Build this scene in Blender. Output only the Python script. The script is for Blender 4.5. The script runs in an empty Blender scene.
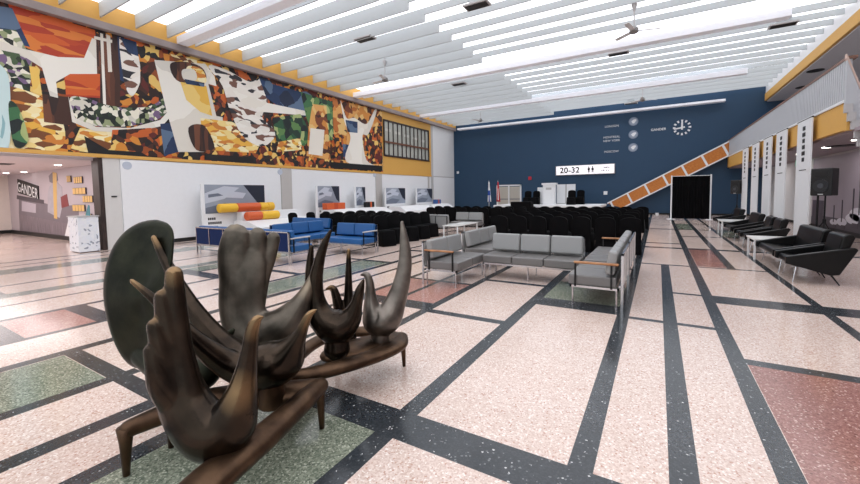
import bpy, bmesh, math, random
from mathutils import Vector, Matrix
random.seed(7)
COL = bpy.context.scene.collection
PI = math.pi
# ------------------------------------------------------------------ camera
F, CX, CY, CAMZ = 383.943, 430.0, 216.773, 1.6
def cam_axes(yaw, pitch, roll):
    cy, sy, cp, sp, cr, sr = math.cos(yaw), math.sin(yaw), math.cos(pitch), math.sin(pitch), math.cos(roll), math.sin(roll)
    f = Vector((sy*cp, cy*cp, -sp)); r = Vector((cy, -sy, 0)); u = r.cross(f)
    return r*cr+u*sr, -r*sr+u*cr, f
RX, UX, FX = cam_axes(-.5361045, .0607456, -.0156567)
cd = bpy.data.cameras.new('camera'); cam = bpy.data.objects.new('camera', cd); COL.objects.link(cam)
m = Matrix.Identity(4)
for i in range(3):
    m[i][0] = RX[i]; m[i][1] = UX[i]; m[i][2] = -FX[i]
m.translation = Vector((0, 0, CAMZ)); cam.matrix_world = m
cd.sensor_width = 36; cd.lens = F/860*36; cd.shift_y = (CY-242)/860; cd.clip_start = .05; cd.clip_end = 200
bpy.context.scene.camera = cam
def ray(x, y): return RX*((x-CX)/F) - UX*((y-CY)/F) + FX
def at(x, y, ax, v):                       # measured photo point -> metres, on the plane axis ax = v
    d = ray(x, y); o = Vector((0, 0, CAMZ)); return o + d*((v-o[ax])/d[ax])
def atd(x, y, d): return Vector((0, 0, CAMZ)) + ray(x, y)*d

# ------------------------------------------------------------------ materials
def s2l(c): return tuple(((v/12.92) if v <= .04045 else ((v+.055)/1.055)**2.4) for v in c)
MATS = {}
def mat(name, rgb, rough=.5, metal=0, noise=0, nscale=8, bump=0, emit=0, coat=0, alpha=None, spec=None):
    if name in MATS: return MATS[name]
    m = bpy.data.materials.new(name); m.use_nodes = True
    nt = m.node_tree; b = nt.nodes['Principled BSDF']
    col = s2l([c/255 for c in rgb])+(1,)
    b.inputs['Base Color'].default_value = col
    b.inputs['Roughness'].default_value = rough; b.inputs['Metallic'].default_value = metal
    if spec is not None: b.inputs['Specular IOR Level'].default_value = spec
    if coat: b.inputs['Coat Weight'].default_value = coat
    if emit:
        b.inputs['Emission Color'].default_value = col; b.inputs['Emission Strength'].default_value = emit
    tc = nt.nodes.new('ShaderNodeTexCoord'); n = nt.nodes.new('ShaderNodeTexNoise'); n.inputs['Scale'].default_value = nscale
    n.inputs['Detail'].default_value = 4
    nt.links.new(tc.outputs['Object'], n.inputs['Vector'])
    mx = nt.nodes.new('ShaderNodeMix'); mx.data_type = 'RGBA'
    a = noise if noise else .03
    mx.inputs[6].default_value = tuple(c*(1-a) for c in col[:3])+(1,); mx.inputs[7].default_value = tuple(min(1, c*(1+a)) for c in col[:3])+(1,)
    nt.links.new(n.outputs['Fac'], mx.inputs[0]); nt.links.new(mx.outputs[2], b.inputs['Base Color'])
    if bump:
        bp = nt.nodes.new('ShaderNodeBump'); bp.inputs['Strength'].default_value = bump; bp.inputs['Distance'].default_value = .01
        nt.links.new(n.outputs['Fac'], bp.inputs['Height']); nt.links.new(bp.outputs['Normal'], b.inputs['Normal'])
    MATS[name] = m; return m
def terrazzo(name, base, chips, rough=.13, scale=95):
    m = bpy.data.materials.new(name); m.use_nodes = True; nt = m.node_tree; b = nt.nodes['Principled BSDF']
    tc = nt.nodes.new('ShaderNodeTexCoord')
    v = nt.nodes.new('ShaderNodeTexVoronoi'); v.inputs['Scale'].default_value = scale; v.inputs['Randomness'].default_value = 1
    nt.links.new(tc.outputs['Object'], v.inputs['Vector'])
    sp = nt.nodes.new('ShaderNodeSeparateColor'); nt.links.new(v.outputs['Color'], sp.inputs['Color'])
    r = nt.nodes.new('ShaderNodeValToRGB'); r.color_ramp.interpolation = 'CONSTANT'
    els = r.color_ramp.elements
    while len(els) < len(chips): els.new(.5)
    for e, (p, c) in zip(els, chips): e.position = p; e.color = s2l([k/255 for k in c])+(1,)
    nt.links.new(sp.outputs['Red'], r.inputs['Fac'])
    n = nt.nodes.new('ShaderNodeTexNoise'); n.inputs['Scale'].default_value = .8; n.inputs['Detail'].default_value = 3
    nt.links.new(tc.outputs['Object'], n.inputs['Vector'])
    mx = nt.nodes.new('ShaderNodeMix'); mx.data_type = 'RGBA'; mx.blend_type = 'MULTIPLY'
    rr = nt.nodes.new('ShaderNodeMapRange'); rr.inputs['To Min'].default_value = .9; rr.inputs['To Max'].default_value = 1.06
    nt.links.new(n.outputs['Fac'], rr.inputs['Value']); mx.inputs[0].default_value = 1
    nt.links.new(r.outputs['Color'], mx.inputs[6]); nt.links.new(rr.outputs['Result'], mx.inputs[7])
    nt.links.new(mx.outputs[2], b.inputs['Base Color'])
    rg = nt.nodes.new('ShaderNodeMapRange'); rg.inputs['To Min'].default_value = rough*.75; rg.inputs['To Max'].default_value = rough*1.35
    nt.links.new(n.outputs['Fac'], rg.inputs['Value']); nt.links.new(rg.outputs['Result'], b.inputs['Roughness'])
    return m
def wood(name, a, c, rough=.45, scale=(2, 2, 30)):
    m = bpy.data.materials.new(name); m.use_nodes = True; nt = m.node_tree; b = nt.nodes['Principled BSDF']
    tc = nt.nodes.new('ShaderNodeTexCoord'); mp = nt.nodes.new('ShaderNodeMapping'); mp.inputs['Scale'].default_value = scale
    n = nt.nodes.new('ShaderNodeTexNoise'); n.inputs['Scale'].default_value = 3; n.inputs['Detail'].default_value = 5
    nt.links.new(tc.outputs['Object'], mp.inputs['Vector']); nt.links.new(mp.outputs['Vector'], n.inputs['Vector'])
    r = nt.nodes.new('ShaderNodeValToRGB'); r.color_ramp.elements[0].color = s2l([k/255 for k in a])+(1,); r.color_ramp.elements[1].color = s2l([k/255 for k in c])+(1,)
    r.color_ramp.elements[0].position = .35; r.color_ramp.elements[1].position = .65
    nt.links.new(n.outputs['Fac'], r.inputs['Fac']); nt.links.new(r.outputs['Color'], b.inputs['Base Color']); b.inputs['Roughness'].default_value = rough
    return m
def mosaic(name, pal, scale=3.0, rough=.6, stretch=(1, 1, 1), seed=0):
    """painted cells in a small palette"""
    m = bpy.data.materials.new(name); m.use_nodes = True; nt = m.node_tree; b = nt.nodes['Principled BSDF']; b.inputs['Roughness'].default_value = rough
    tc = nt.nodes.new('ShaderNodeTexCoord'); mp = nt.nodes.new('ShaderNodeMapping'); mp.inputs['Scale'].default_value = stretch; mp.inputs['Location'].default_value = (0, seed, seed*.7)
    n = nt.nodes.new('ShaderNodeTexNoise'); n.inputs['Scale'].default_value = 1.4; n.inputs['Detail'].default_value = 2
    ad = nt.nodes.new('ShaderNodeMix'); ad.data_type = 'RGBA'; ad.blend_type = 'LINEAR_LIGHT'; ad.inputs[0].default_value = .25
    v = nt.nodes.new('ShaderNodeTexVoronoi'); v.inputs['Scale'].default_value = scale
    nt.links.new(tc.outputs['Object'], mp.inputs['Vector']); nt.links.new(mp.outputs['Vector'], n.inputs['Vector'])
    nt.links.new(mp.outputs['Vector'], ad.inputs[6]); nt.links.new(n.outputs['Color'], ad.inputs[7]); nt.links.new(ad.outputs[2], v.inputs['Vector'])
    sp = nt.nodes.new('ShaderNodeSeparateColor'); nt.links.new(v.outputs['Color'], sp.inputs['Color'])
    r = nt.nodes.new('ShaderNodeValToRGB'); r.color_ramp.interpolation = 'CONSTANT'; els = r.color_ramp.elements
    while len(els) < len(pal): els.new(.5)
    for i, (e, c) in enumerate(zip(els, pal)): e.position = i/len(pal); e.color = s2l([k/255 for k in c])+(1,)
    nt.links.new(sp.outputs['Green'], r.inputs['Fac']); nt.links.new(r.outputs['Color'], b.inputs['Base Color'])
    return m

M_pink = terrazzo('terrazzo_pink', 0, [(0, (202, 178, 166)), (.3, (213, 192, 181)), (.62, (222, 204, 194)), (.86, (236, 226, 219)), (.95, (186, 148, 132))])
M_dark = terrazzo('terrazzo_dark', 0, [(0, (46, 50, 54)), (.4, (50, 55, 60)), (.75, (57, 62, 67)), (.97, (112, 116, 118)), (.993, (200, 200, 200))], rough=.17)
M_green = terrazzo('terrazzo_green', 0, [(0, (104, 112, 98)), (.3, (124, 131, 115)), (.6, (142, 148, 132)), (.88, (176, 180, 164)), (.96, (84, 92, 80))])
M_red = terrazzo('terrazzo_red', 0, [(0, (138, 94, 87)), (.35, (150, 105, 97)), (.7, (164, 120, 111)), (.93, (204, 170, 160)), (.98, (112, 74, 68))])
M_red_sheen = terrazzo('terrazzo_red_sheen', 0, [(0, (160, 116, 106)), (.35, (172, 128, 118)), (.7, (184, 142, 131)), (.93, (214, 184, 172)), (.98, (136, 96, 88))])  # paler copy of the red terrazzo, floor reflection put into the colour
M_band = terrazzo('terrazzo_grey_green', 0, [(0, (104, 110, 104)), (.4, (122, 128, 121)), (.75, (142, 146, 138)), (.95, (176, 178, 170))])
M_white = mat('white_paint', (226, 226, 226), .55)
M_white2 = mat('white_board', (235, 236, 238), .4)
M_ltgrey = mat('light_grey_paint', (186, 184, 184), .6)
M_wallgrey = mat('grey_pillar_paint', (188, 184, 181), .6)
M_blue = mat('navy_wall_paint', (32, 65, 94), .55, noise=.06, nscale=1.2)
M_yel = mat('ochre_paint', (216, 166, 84), .55)
M_soffit = mat('taupe_soffit', (150, 138, 136), .6)
M_baffle = mat('baffle_white', (184, 189, 191), .6, noise=.03, nscale=1)
M_ceil = mat('luminous_ceiling_panel', (246, 249, 255), .5, emit=1.5)
M_trough = mat('trough_white_lifted', (240, 240, 246), .45, emit=.1)  # faint glow added to whiten the shaded trough undersides
M_black = mat('black_leatherette', (5, 5, 6), .32, spec=.3, bump=.05, nscale=90)
M_cloth = mat('black_cloth', (6, 6, 8), .9, bump=.15, nscale=30, spec=.15)
M_chrome = mat('brushed_chrome', (205, 205, 208), .22, metal=1)
M_greyv = mat('grey_vinyl', (146, 147, 147), .36, bump=.04, nscale=60)
M_greyvd = mat('grey_vinyl_seat', (112, 110, 109), .3, bump=.04, nscale=60)
M_bluev = mat('blue_vinyl', (30, 88, 146), .38, bump=.04, nscale=60)
M_navyp = mat('navy_back_panel', (12, 34, 78), .75, spec=.2)
M_oak = wood('oak_arm', (150, 100, 62), (188, 136, 92), scale=(20, 2, 2))
M_blk = mat('black_metal', (18, 18, 19), .45, metal=.3)
M_dkwood = wood('dark_wood', (38, 28, 26), (66, 50, 46), scale=(12, 12, 1.2))
M_orange = wood('orange_wood', (190, 108, 38), (212, 134, 58), scale=(3, 1, 8))
M_slat = mat('grey_slats', (188, 191, 196), .55)
M_tabletop = mat('white_laminate', (222, 222, 220), .25)
M_lav = mat('lavender_graphic', (186, 176, 182), .5, noise=.05, nscale=.7)
M_cream = mat('cream_paint', (222, 212, 204), .6)
M_pinkceil = mat('corridor_ceiling_paint', (214, 204, 208), .6)
M_lamp = mat('lamp_glow', (255, 250, 240), .5, emit=6)
M_sign = mat('lit_sign_face', (250, 246, 250), .4, emit=.55)
M_ink = mat('black_ink', (14, 14, 16), .5)
M_glass = mat('window_glass', (176, 178, 170), .15, noise=.2, nscale=.9)

# ------------------------------------------------------------------ mesh helpers
class MB:
    def __init__(s): s.bm = bmesh.new(); s.cur = 0
    def mi(s, i): s.cur = i; return s
    def face(s, vs):
        try:
            f = s.bm.faces.new(vs); f.material_index = s.cur; return f
        except ValueError: return None
    def box(s, x0, x1, y0, y1, z0, z1, M=None):
        co = [(x0, y0, z0), (x1, y0, z0), (x1, y1, z0), (x0, y1, z0), (x0, y0, z1), (x1, y0, z1), (x1, y1, z1), (x0, y1, z1)]
        if M: co = [M @ Vector(c) for c in co]
        v = [s.bm.verts.new(c) for c in co]
        for q in ((3, 2, 1, 0), (4, 5, 6, 7), (0, 1, 5, 4), (1, 2, 6, 5), (2, 3, 7, 6), (3, 0, 4, 7)): s.face([v[i] for i in q])
        return s
    def hexa(s, lo, hi):                   # two loops of four points
        v = [s.bm.verts.new(c) for c in list(lo)+list(hi)]
        for q in ((3, 2, 1, 0), (4, 5, 6, 7), (0, 1, 5, 4), (1, 2, 6, 5), (2, 3, 7, 6), (3, 0, 4, 7)): s.face([v[i] for i in q])
        return s
    def prism(s, pts, vec):                # planar polygon pushed along vec
        vec = Vector(vec); a = [s.bm.verts.new(p) for p in pts]; b = [s.bm.verts.new(Vector(p)+vec) for p in pts]
        s.face(a[::-1]); s.face(b); n = len(a)
        for i in range(n): s.face([a[i], a[(i+1) % n], b[(i+1) % n], b[i]])
        return s
    def tube(s, pts, r, n=10, cap=True):
        pts = [Vector(p) for p in pts]; rr = r if isinstance(r, (list, tuple)) else [r]*len(pts)
        prev = None; N = None
        for i, p in enumerate(pts):
            t = (pts[min(i+1, len(pts)-1)]-pts[max(i-1, 0)]).normalized()
            if N is None: N = t.orthogonal().normalized()
            else: N = (N - t*N.dot(t)).normalized()
            B = t.cross(N)
            ring = [s.bm.verts.new(p+(N*math.cos(k*2*PI/n)+B*math.sin(k*2*PI/n))*rr[i]) for k in range(n)]
            if prev:
                for k in range(n): s.face([prev[k], prev[(k+1) % n], ring[(k+1) % n], ring[k]])
            elif cap: s.face(ring[::-1])
            prev = ring
        if cap: s.face(prev)
        return s
    def disc(s, c, axis, r, h, n=24):
        axis = Vector(axis).normalized(); return s.tube([Vector(c), Vector(c)+axis*h], r, n)
    def sweep(s, pts, n=20):               # pts: (centre, N-vector * r1, B-vector * r2) rings, rounded ends
        rings = []
        for c, a, b in pts: rings.append([s.bm.verts.new(c+a*math.cos(k*2*PI/n)+b*math.sin(k*2*PI/n)) for k in range(n)])
        for p, q in zip(rings, rings[1:]):
            for k in range(n): s.face([p[k], p[(k+1) % n], q[(k+1) % n], q[k]])
        s.face(rings[0][::-1]); s.face(rings[-1]); return s
    def mesh(s, name, mats, smooth=False):
        bmesh.ops.recalc_face_normals(s.bm, faces=s.bm.faces)
        me = bpy.data.meshes.new(name); s.bm.to_mesh(me); s.bm.free()
        for mm in (mats if isinstance(mats, (list, tuple)) else [mats]): me.materials.append(mm)
        if smooth:
            for p in me.polygons: p.use_smooth = True
        return me
    def build(s, name, mats, parent=None, smooth=False, bevel=0, seg=2, label=None):
        o = bpy.data.objects.new(name, s.mesh(name, mats, smooth)); COL.objects.link(o)
        if parent: o.parent = parent
        if bevel:
            b = o.modifiers.new('bevel', 'BEVEL'); b.width = bevel; b.segments = seg; b.limit_method = 'ANGLE'; b.angle_limit = .6
            for p in o.data.polygons: p.use_smooth = True
            b.harden_normals = False
            w = o.modifiers.new('wn', 'WEIGHTED_NORMAL'); w.keep_sharp = True
        if label: o['label'] = label
        return o
def tag(o, label, cat, group=None):
    o['label'] = label; o['category'] = cat
    if group: o['group'] = group
    return o
def thing(name, label, cat, loc=(0, 0, 0), rz=0, group=None):
    o = bpy.data.objects.new(name, None); COL.objects.link(o); o.location = loc; o.rotation_euler = (0, 0, rz); o.empty_display_size = .1
    return tag(o, label, cat, group)
def struct(o): o['kind'] = 'structure'; return o
KIDS = {}
def copy_tree(o, loc, rz, label, group=None):
    def rec(a, parent):
        c = a.copy(); COL.objects.link(c)
        if parent: c.parent = parent
        for ch in a.children: rec(ch, c)
        return c
    r = rec(o, None); r.location = loc; r.rotation_euler = (0, 0, rz); r['label'] = label
    if group: r['group'] = group
    return r
ORD = ['first', 'second', 'third', 'fourth', 'fifth', 'sixth', 'seventh', 'eighth', 'ninth', 'tenth', 'eleventh', 'twelfth', 'thirteenth', 'fourteenth']
def text_part(name, s, size, loc, rot, m, parent=None, depth=.006, align='CENTER', sx=1, bold=0.0):
    c = bpy.data.curves.new(name, 'FONT'); c.body = s; c.size = size; c.extrude = depth; c.offset = bold*size; c.align_x = align; c.align_y = 'CENTER'; c.space_character = 1.05
    t = bpy.data.objects.new(name+'_tmp', c); COL.objects.link(t)
    bpy.context.view_layer.update()
    me = bpy.data.meshes.new_from_object(t.evaluated_get(bpy.context.evaluated_depsgraph_get()))
    bpy.data.objects.remove(t); me.materials.clear(); me.materials.append(m)
    o = bpy.data.objects.new(name, me); COL.objects.link(o); o.location = loc; o.rotation_euler = rot; o.scale = (sx, 1, 1)
    if parent: o.parent = parent
    return o

LX, FY = -14.8, 29.0
# ================================================================== FLOOR
rects = [('p', -30, 9, -9, 29.2)]
D = lambda *a: rects.append(('d',)+a)
def G(c, *a): rects.append((c,)+a)
# coloured fields
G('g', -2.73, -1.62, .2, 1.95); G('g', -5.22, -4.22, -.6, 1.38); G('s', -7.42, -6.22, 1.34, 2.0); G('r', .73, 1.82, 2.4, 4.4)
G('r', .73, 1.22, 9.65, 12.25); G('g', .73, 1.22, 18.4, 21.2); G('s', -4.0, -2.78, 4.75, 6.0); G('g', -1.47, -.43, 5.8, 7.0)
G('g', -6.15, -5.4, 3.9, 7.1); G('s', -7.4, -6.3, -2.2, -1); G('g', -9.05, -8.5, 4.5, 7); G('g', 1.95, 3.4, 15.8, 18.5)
# wide band and cross strips
D(-5.3, 6, 1.95, 2.25); D(-7.42, -6.25, 2.0, 2.25); D(-5.3, -3.4, 1.385, 1.53); D(-7.42, -6.22, 1.14, 1.34)
D(-1.5, -.43, 5.4, 5.8); D(-.3, .6, 5.31, 5.41); D(.22, .6, 6.93, 7.02); D(.72, 5.4, 6.6, 7.05); D(.72, 5.4, 4.39, 4.53)
D(-.3, 1.85, 9.5, 9.6); D(-.3, .6, 13.32, 13.5); D(.72, 1.85, 12.25, 12.52); D(.72, 5.4, 15.58, 15.75); D(-.3, 1.85, 18.2, 18.4); D(.72, 1.85, 21.2, 21.4)
D(-4.0, -2.7, 6.0, 6.09); D(-4.4, -2.7, 4.42, 4.75); D(-2.7, -1.55, 4.36, 4.5); D(-2.7, -1.5, 6.45, 6.58); D(-2.7, -.4, 8.6, 8.75); D(-6.6, -5.3, 3.7, 3.9); D(-6.6, -5.3, 7.1, 7.25)
D(-9.0, -7.5, 4.2, 4.5); D(-6.15, -2.7, 8.9, 9.1); D(-11.6, -9.5, 1.6, 1.85); D(-7.4, -6.25, 5.2, 5.36); D(-13, -9.5, 6.4, 6.6); D(-2.7, 6, 12.25, 12.5)
# long strips
for x0, x1, y0, y1 in [(-.43, -.29, 2.2, 29), (.08, .225, 2.2, 9.55), (.59, .725, -5, 29), (1.22, 1.36, 9.6, 26), (1.82, 1.93, 2.2, 26), (-1.62, -1.47, -5, 12),
                       (-2.79, -2.66, 2.2, 14), (-3.45, -3.29, -5, 1.4), (-2.88, -2.72, -5, 1.95), (-3.44, -3.36, 2.2, 12), (-4.22, -4.08, -5, 1.6), (-4.1, -4.0, 2.2, 12), (-4.85, -4.76, 2.2, 12),
                       (-5.38, -5.23, -5, 15), (-6.28, -6.17, -5, 15), (-7.52, -7.4, -5, 15), (-8.5, -8.42, -5, 15), (-10.5, -10.4, -5, 15), (-13.5, -13.4, -5, 9), (-14.35, -14.2, -5, 9)]: D(x0, x1, y0, y1)
G('b', -9.52, -9.12, -5, 12); G('b', -12.85, -12.05, -5, 12)
xs = sorted({v for r in rects for v in r[1:3]}); ys = sorted({v for r in rects for v in r[3:5]})
fb = MB(); vmap = {}
def fv(x, y):
    if (x, y) not in vmap: vmap[(x, y)] = fb.bm.verts.new((x, y, 0))
    return vmap[(x, y)]
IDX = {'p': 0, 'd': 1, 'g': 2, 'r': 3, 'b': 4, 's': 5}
for x0, x1 in zip(xs, xs[1:]):
    for y0, y1 in zip(ys, ys[1:]):
        cx, cy = (x0+x1)/2, (y0+y1)/2; c = 'p'
        for r in rects:
            if r[1] < cx < r[2] and r[3] < cy < r[4]: c = r[0]
        fb.mi(IDX[c]).face([fv(x0, y0), fv(x1, y0), fv(x1, y1), fv(x0, y1)])
struct(fb.build('floor', [M_pink, M_dark, M_green, M_red, M_band, M_red_sheen]))

# ================================================================== CEILING
cb = MB(); cb.box(LX-.3, 5.6, -9, FY+.2, 7.5, 7.6)
ceiling = struct(cb.build('ceiling', M_ceil))
ZB = 7.07
def baffle(y):
    b = MB(); b.box(LX+.02, -6.5, y, y+.04, ZB, 7.5); b.box(-6.5, 5.2, y, y+.04, ZB+.22, 7.5)
    for x in [LX+2.8+2.75*k for k in range(0, 7)]: b.box(x-.02, x+.02, y-.004, y+.044, (ZB if x < -6.5 else ZB+.22)+.01, 7.5)
    return b.build('baffle', M_baffle, ceiling)
y = -2.2
TR = [7.45, 16.5, 23.4]
while y < FY-.3:
    if not any(abs(y-t) < .2 for t in TR): baffle(y)
    y += .928
for k, ty in enumerate(TR):
    b = MB(); b.box(LX+.15, 3.5, ty-.06, ty+.3, 6.98, 7.06); b.box(LX+.15, 3.5, ty-.06, ty-.02, 7.06, 7.22); b.box(LX+.15, 3.5, ty+.26, ty+.3, 7.06, 7.22)
    b.build('ceiling_trough', M_trough, ceiling, bevel=.008)
b = MB(); b.box(-14.2, 3.3, FY-.55, FY-.12, 6.73, 6.8); b.box(-14.2, 3.3, FY-.55, FY-.5, 6.8, 6.86); b.build('ceiling_trough', M_trough, ceiling, bevel=.008)

# ================================================================== LEFT WALL
ye = at(121, 200, 0, LX).y
wb = MB()
wb.box(LX-.3, LX, 5.1, FY+.1, 0, 2.86)            # lower wall
wb.box(LX-.3, LX, -9, FY+.1, 2.86, 7.5)
wl = struct(wb.build('wall_left', M_white))
t = MB(); t.box(LX, LX+.03, 19.25, 25.15, 2.86, 6.76); t.build('ochre_band', M_yel, wl)
t = MB(); t.box(LX, LX+.07, -4, 25.15, 2.86, 2.97); t.build('ochre_rail', M_yel, wl, bevel=.006)
t = MB(); t.box(LX, LX+.2, -4, FY, 6.96, 7.5); t.build('ochre_fascia', M_yel, wl)
t = MB(); t.box(LX, LX+.24, -4, FY, 6.74, 6.96); t.build('soffit_rail', M_soffit, wl, bevel=.01)
t = MB(); t.box(LX, LX+.012, 25.15, FY, 2.86, 2.93); t.box(LX, LX+.03, 25.15, 25.45, 0, 6.74); t.build('grey_joint', M_ltgrey, wl)
for y0, y1 in [(11.62, 12.2), (18.45, 19.05), (24.6, 24.8)]:
    t = MB(); t.box(LX, LX+.06, y0, y1, 0, 2.86); t.build('pillar', M_wallgrey, wl)
for y0, y1 in [(ye, 11.62), (12.2, 18.45), (19.05, 24.6), (25.45, 28.9)]:
    t = MB(); t.box(LX, LX+.05, y0+.02, y1-.02, .14, 2.84); t.build('wall_panel', M_white2, wl, bevel=.006)
bb = MB(); bb.box(LX, LX+.02, 5.9, FY, 0, .13); struct(bb.build('baseboard_left', M_ink))
p = MB(); p.box(LX-.02, LX+.02, 5.12, ye, 0, 2.86); p.build('wall_end_panel', mat('end_panel_paint', (212, 210, 207), .5), wl)
# dark timber column at the mouth of the side hall
t = MB(); x0 = at(95.5, 200, 1, 5.05).x
t.box(x0, LX+.02, 5.0, 5.12, 0, 2.86); struct(t.build('trim_1', M_dkwood, bevel=.01))
# window of the upper gallery
win = bpy.data.objects.new('window_1', None); COL.objects.link(win); win.location = (LX, 22, 4); struct(win)
y0, y1, z0, z1 = 19.35, 24.75, 4.02, 6.2
g = MB(); g.box(.032, .04, y0-22, y1-22, z0-4, z1-4); g.build('window_pane', M_glass, win)
fr = MB()
for yy in (y0, y1): fr.box(.03, .1, yy-22-.05, yy-22+.05, z0-4-.05, z1-4+.05)
for zz in (z0, z1): fr.box(.03, .1, y0-22, y1-22, zz-4-.05, zz-4+.05)
for k in range(1, 11):
    yy = y0+(y1-y0)*k/11-22; fr.box(.03, .085, yy-.035, yy+.035, z0-4, z1-4)
fr.build('window_frame', M_dkwood, win)
rl = MB(); rl.box(.085, .12, y0-22, y1-22, .82, .93); rl.build('window_rail', wood('rail_wood', (96, 60, 44), (120, 78, 58)), win)
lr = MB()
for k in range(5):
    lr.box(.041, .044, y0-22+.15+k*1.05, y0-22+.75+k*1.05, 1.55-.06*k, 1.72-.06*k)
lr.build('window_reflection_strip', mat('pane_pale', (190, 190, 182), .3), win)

# ------------------------------------------------------------------ painted wall panel (generic colour composition)
P_aut = mosaic('paint_autumn', [(44, 26, 20), (150, 74, 30), (212, 138, 52), (70, 36, 26), (196, 96, 40), (232, 196, 110), (30, 26, 28), (96, 34, 28), (22, 18, 20)], 5.2)
P_org = mosaic('paint_orange', [(186, 70, 34), (206, 92, 38), (176, 58, 32), (218, 124, 52)], 2.2, stretch=(1, .6, 2.5))
P_fol = mosaic('paint_foliage', [(38, 54, 38), (236, 232, 214), (70, 92, 62), (26, 34, 30), (150, 160, 120), (120, 96, 130), (214, 210, 196)], 8)
P_blue = mosaic('paint_blue', [(30, 52, 88), (38, 66, 108), (24, 38, 64), (34, 58, 98), (30, 50, 86), (90, 112, 140)], 1.6)
P_white = mosaic('paint_white', [(234, 228, 216), (226, 220, 208), (240, 236, 226), (220, 216, 206)], .8)
P_yel = mosaic('paint_yellow', [(232, 182, 76), (238, 196, 98), (222, 168, 66), (240, 206, 120)], 1.0)
P_gold = mosaic('paint_gold', [(244, 226, 170), (232, 178, 72), (246, 234, 190), (206, 128, 52), (240, 214, 140), (120, 70, 36)], 3.4, stretch=(1, 1, 2))
P_brn = mosaic('paint_brown', [(66, 38, 28), (92, 52, 36), (48, 30, 26), (112, 66, 44)], 1.4, stretch=(1, 5, .5))
P_grn = mosaic('paint_green', [(40, 84, 56), (92, 132, 74), (30, 54, 42), (168, 182, 120), (22, 34, 34), (60, 110, 70)], 3.2)
P_swirl = mosaic('paint_swirl', [(236, 230, 220), (240, 236, 228), (44, 42, 48), (232, 226, 216), (120, 84, 70), (238, 232, 224)], 4.2, stretch=(1, .7, 1.6))
P_tan = mosaic('paint_tan', [(206, 136, 62), (222, 164, 92), (186, 108, 48), (228, 190, 120), (122, 62, 36), (70, 36, 26)], 3.2)
P_teal = mosaic('paint_teal', [(170, 204, 206), (200, 222, 222), (140, 180, 186), (220, 232, 230)], 1.0, stretch=(1, 3, .6))
PM = [P_aut, P_org, P_fol, P_blue, P_white, P_yel, P_gold, P_brn, P_grn, P_swirl, P_tan, P_teal, M_ink]
NM = dict(aut=0, org=1, fol=2, blue=3, white=4, yel=5, gold=6, brn=7, grn=8, swirl=9, tan=10, teal=11, ink=12)
mu = MB(); layer = [0]
MX = LX+.03
mu.mi(0).box(LX, MX, 1.0, 19.2, 2.97, 6.74)
def patch(c, pts, smooth=0):
    layer[0] += 1; x = MX+.0008*layer[0]
    P = [at(px, py, 0, MX) for px, py in pts]
    P = [(min(19.2, max(1.0, q.y)), min(6.74, max(2.97, q.z))) for q in P]
    if smooth:
        n = len(P); Q = []
        for i in range(n):
            a, b_, c_, d_ = P[i-1], P[i], P[(i+1) % n], P[(i+2) % n]
            for k in range(5):
                t = k/5; f = lambda u: .5*((2*b_[u])+(-a[u]+c_[u])*t+(2*a[u]-5*b_[u]+4*c_[u]-d_[u])*t*t+(-a[u]+3*b_[u]-3*c_[u]+d_[u])*t**3)
                Q.append((min(19.2, max(1.0, f(0))), min(6.74, max(2.97, f(1)))))
        P = Q
    vs = [mu.bm.verts.new((x, a, b_)) for a, b_ in P]
    mu.mi(NM[c]).face(vs)
patch('aut', [(-20, -5), (110, 30), (110, 155), (-20, 150)])
patch('org', [(8, 2), (95, 30), (98, 62), (60, 62), (20, 45)])
patch('blue', [(-10, 5), (12, 8), (22, 30), (30, 47), (-10, 38)])
patch('fol', [(-20, 28), (16, 30), (32, 60), (30, 92), (-20, 92)])
patch('gold', [(-10, 88), (40, 96), (62, 120), (60, 148), (5, 148)], 1)
patch('gold', [(80, 128), (118, 132), (150, 148), (140, 152), (100, 154), (70, 150)])
patch('brn', [(96, 33), (120, 40), (120, 108), (98, 104)])
patch('org', [(64, 72), (100, 74), (100, 98), (66, 96)])
patch('brn', [(42, 94), (76, 98), (74, 126), (44, 122)])
patch('white', [(-20, 34), (20, 48), (58, 57), (84, 58), (92, 38), (96, 40), (97, 74), (70, 74), (56, 82), (58, 98), (50, 96), (42, 68), (20, 54), (-20, 46)])
patch('yel', [(29, 66), (38, 68), (42, 95), (33, 92)])
patch('white', [(100, 33), (103, 34), (106, 106), (103, 104)]); patch('white', [(106, 34), (110, 36), (112, 72), (108, 72)])
patch('white', [(94, 36), (112, 40), (112, 43), (94, 39)])
patch('blue', [(117, 36), (148, 46), (142, 64), (128, 84), (120, 80)])
patch('swirl', [(119, 38), (128, 52), (142, 60), (140, 82), (132, 96), (124, 82)], 1)
patch('aut', [(136, 42), (182, 52), (176, 66), (160, 100), (140, 106), (140, 66)])
patch('fol', [(70, 98), (86, 98), (112, 106), (150, 106), (176, 88), (178, 98), (160, 118), (130, 126), (96, 126), (76, 118)], 1)
patch('white', [(68, 96), (75, 118), (96, 127), (130, 128), (160, 120), (178, 100), (180, 106), (162, 126), (130, 133), (94, 131), (72, 122)])
patch('aut', [(112, 130), (150, 128), (176, 132), (176, 158), (110, 154)])
patch('blue', [(160, 124), (178, 122), (178, 152), (164, 156)])
patch('ink', [(84, 136), (108, 150), (140, 152), (150, 158), (88, 154)])
patch('gold', [(170, 54), (212, 64), (216, 84), (196, 88), (180, 70)])
patch('white', [(154, 60), (205, 64), (214, 76), (222, 112), (224, 146), (206, 152), (178, 152), (166, 110)])
patch('brn', [(170, 64), (186, 62), (202, 68), (206, 80), (196, 86), (176, 80)], 1)
patch('gold', [(188, 66), (202, 70), (206, 82), (196, 84), (186, 76)], 1)
patch('white', [(182, 70), (194, 70), (196, 80), (184, 80)], 1)
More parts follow.
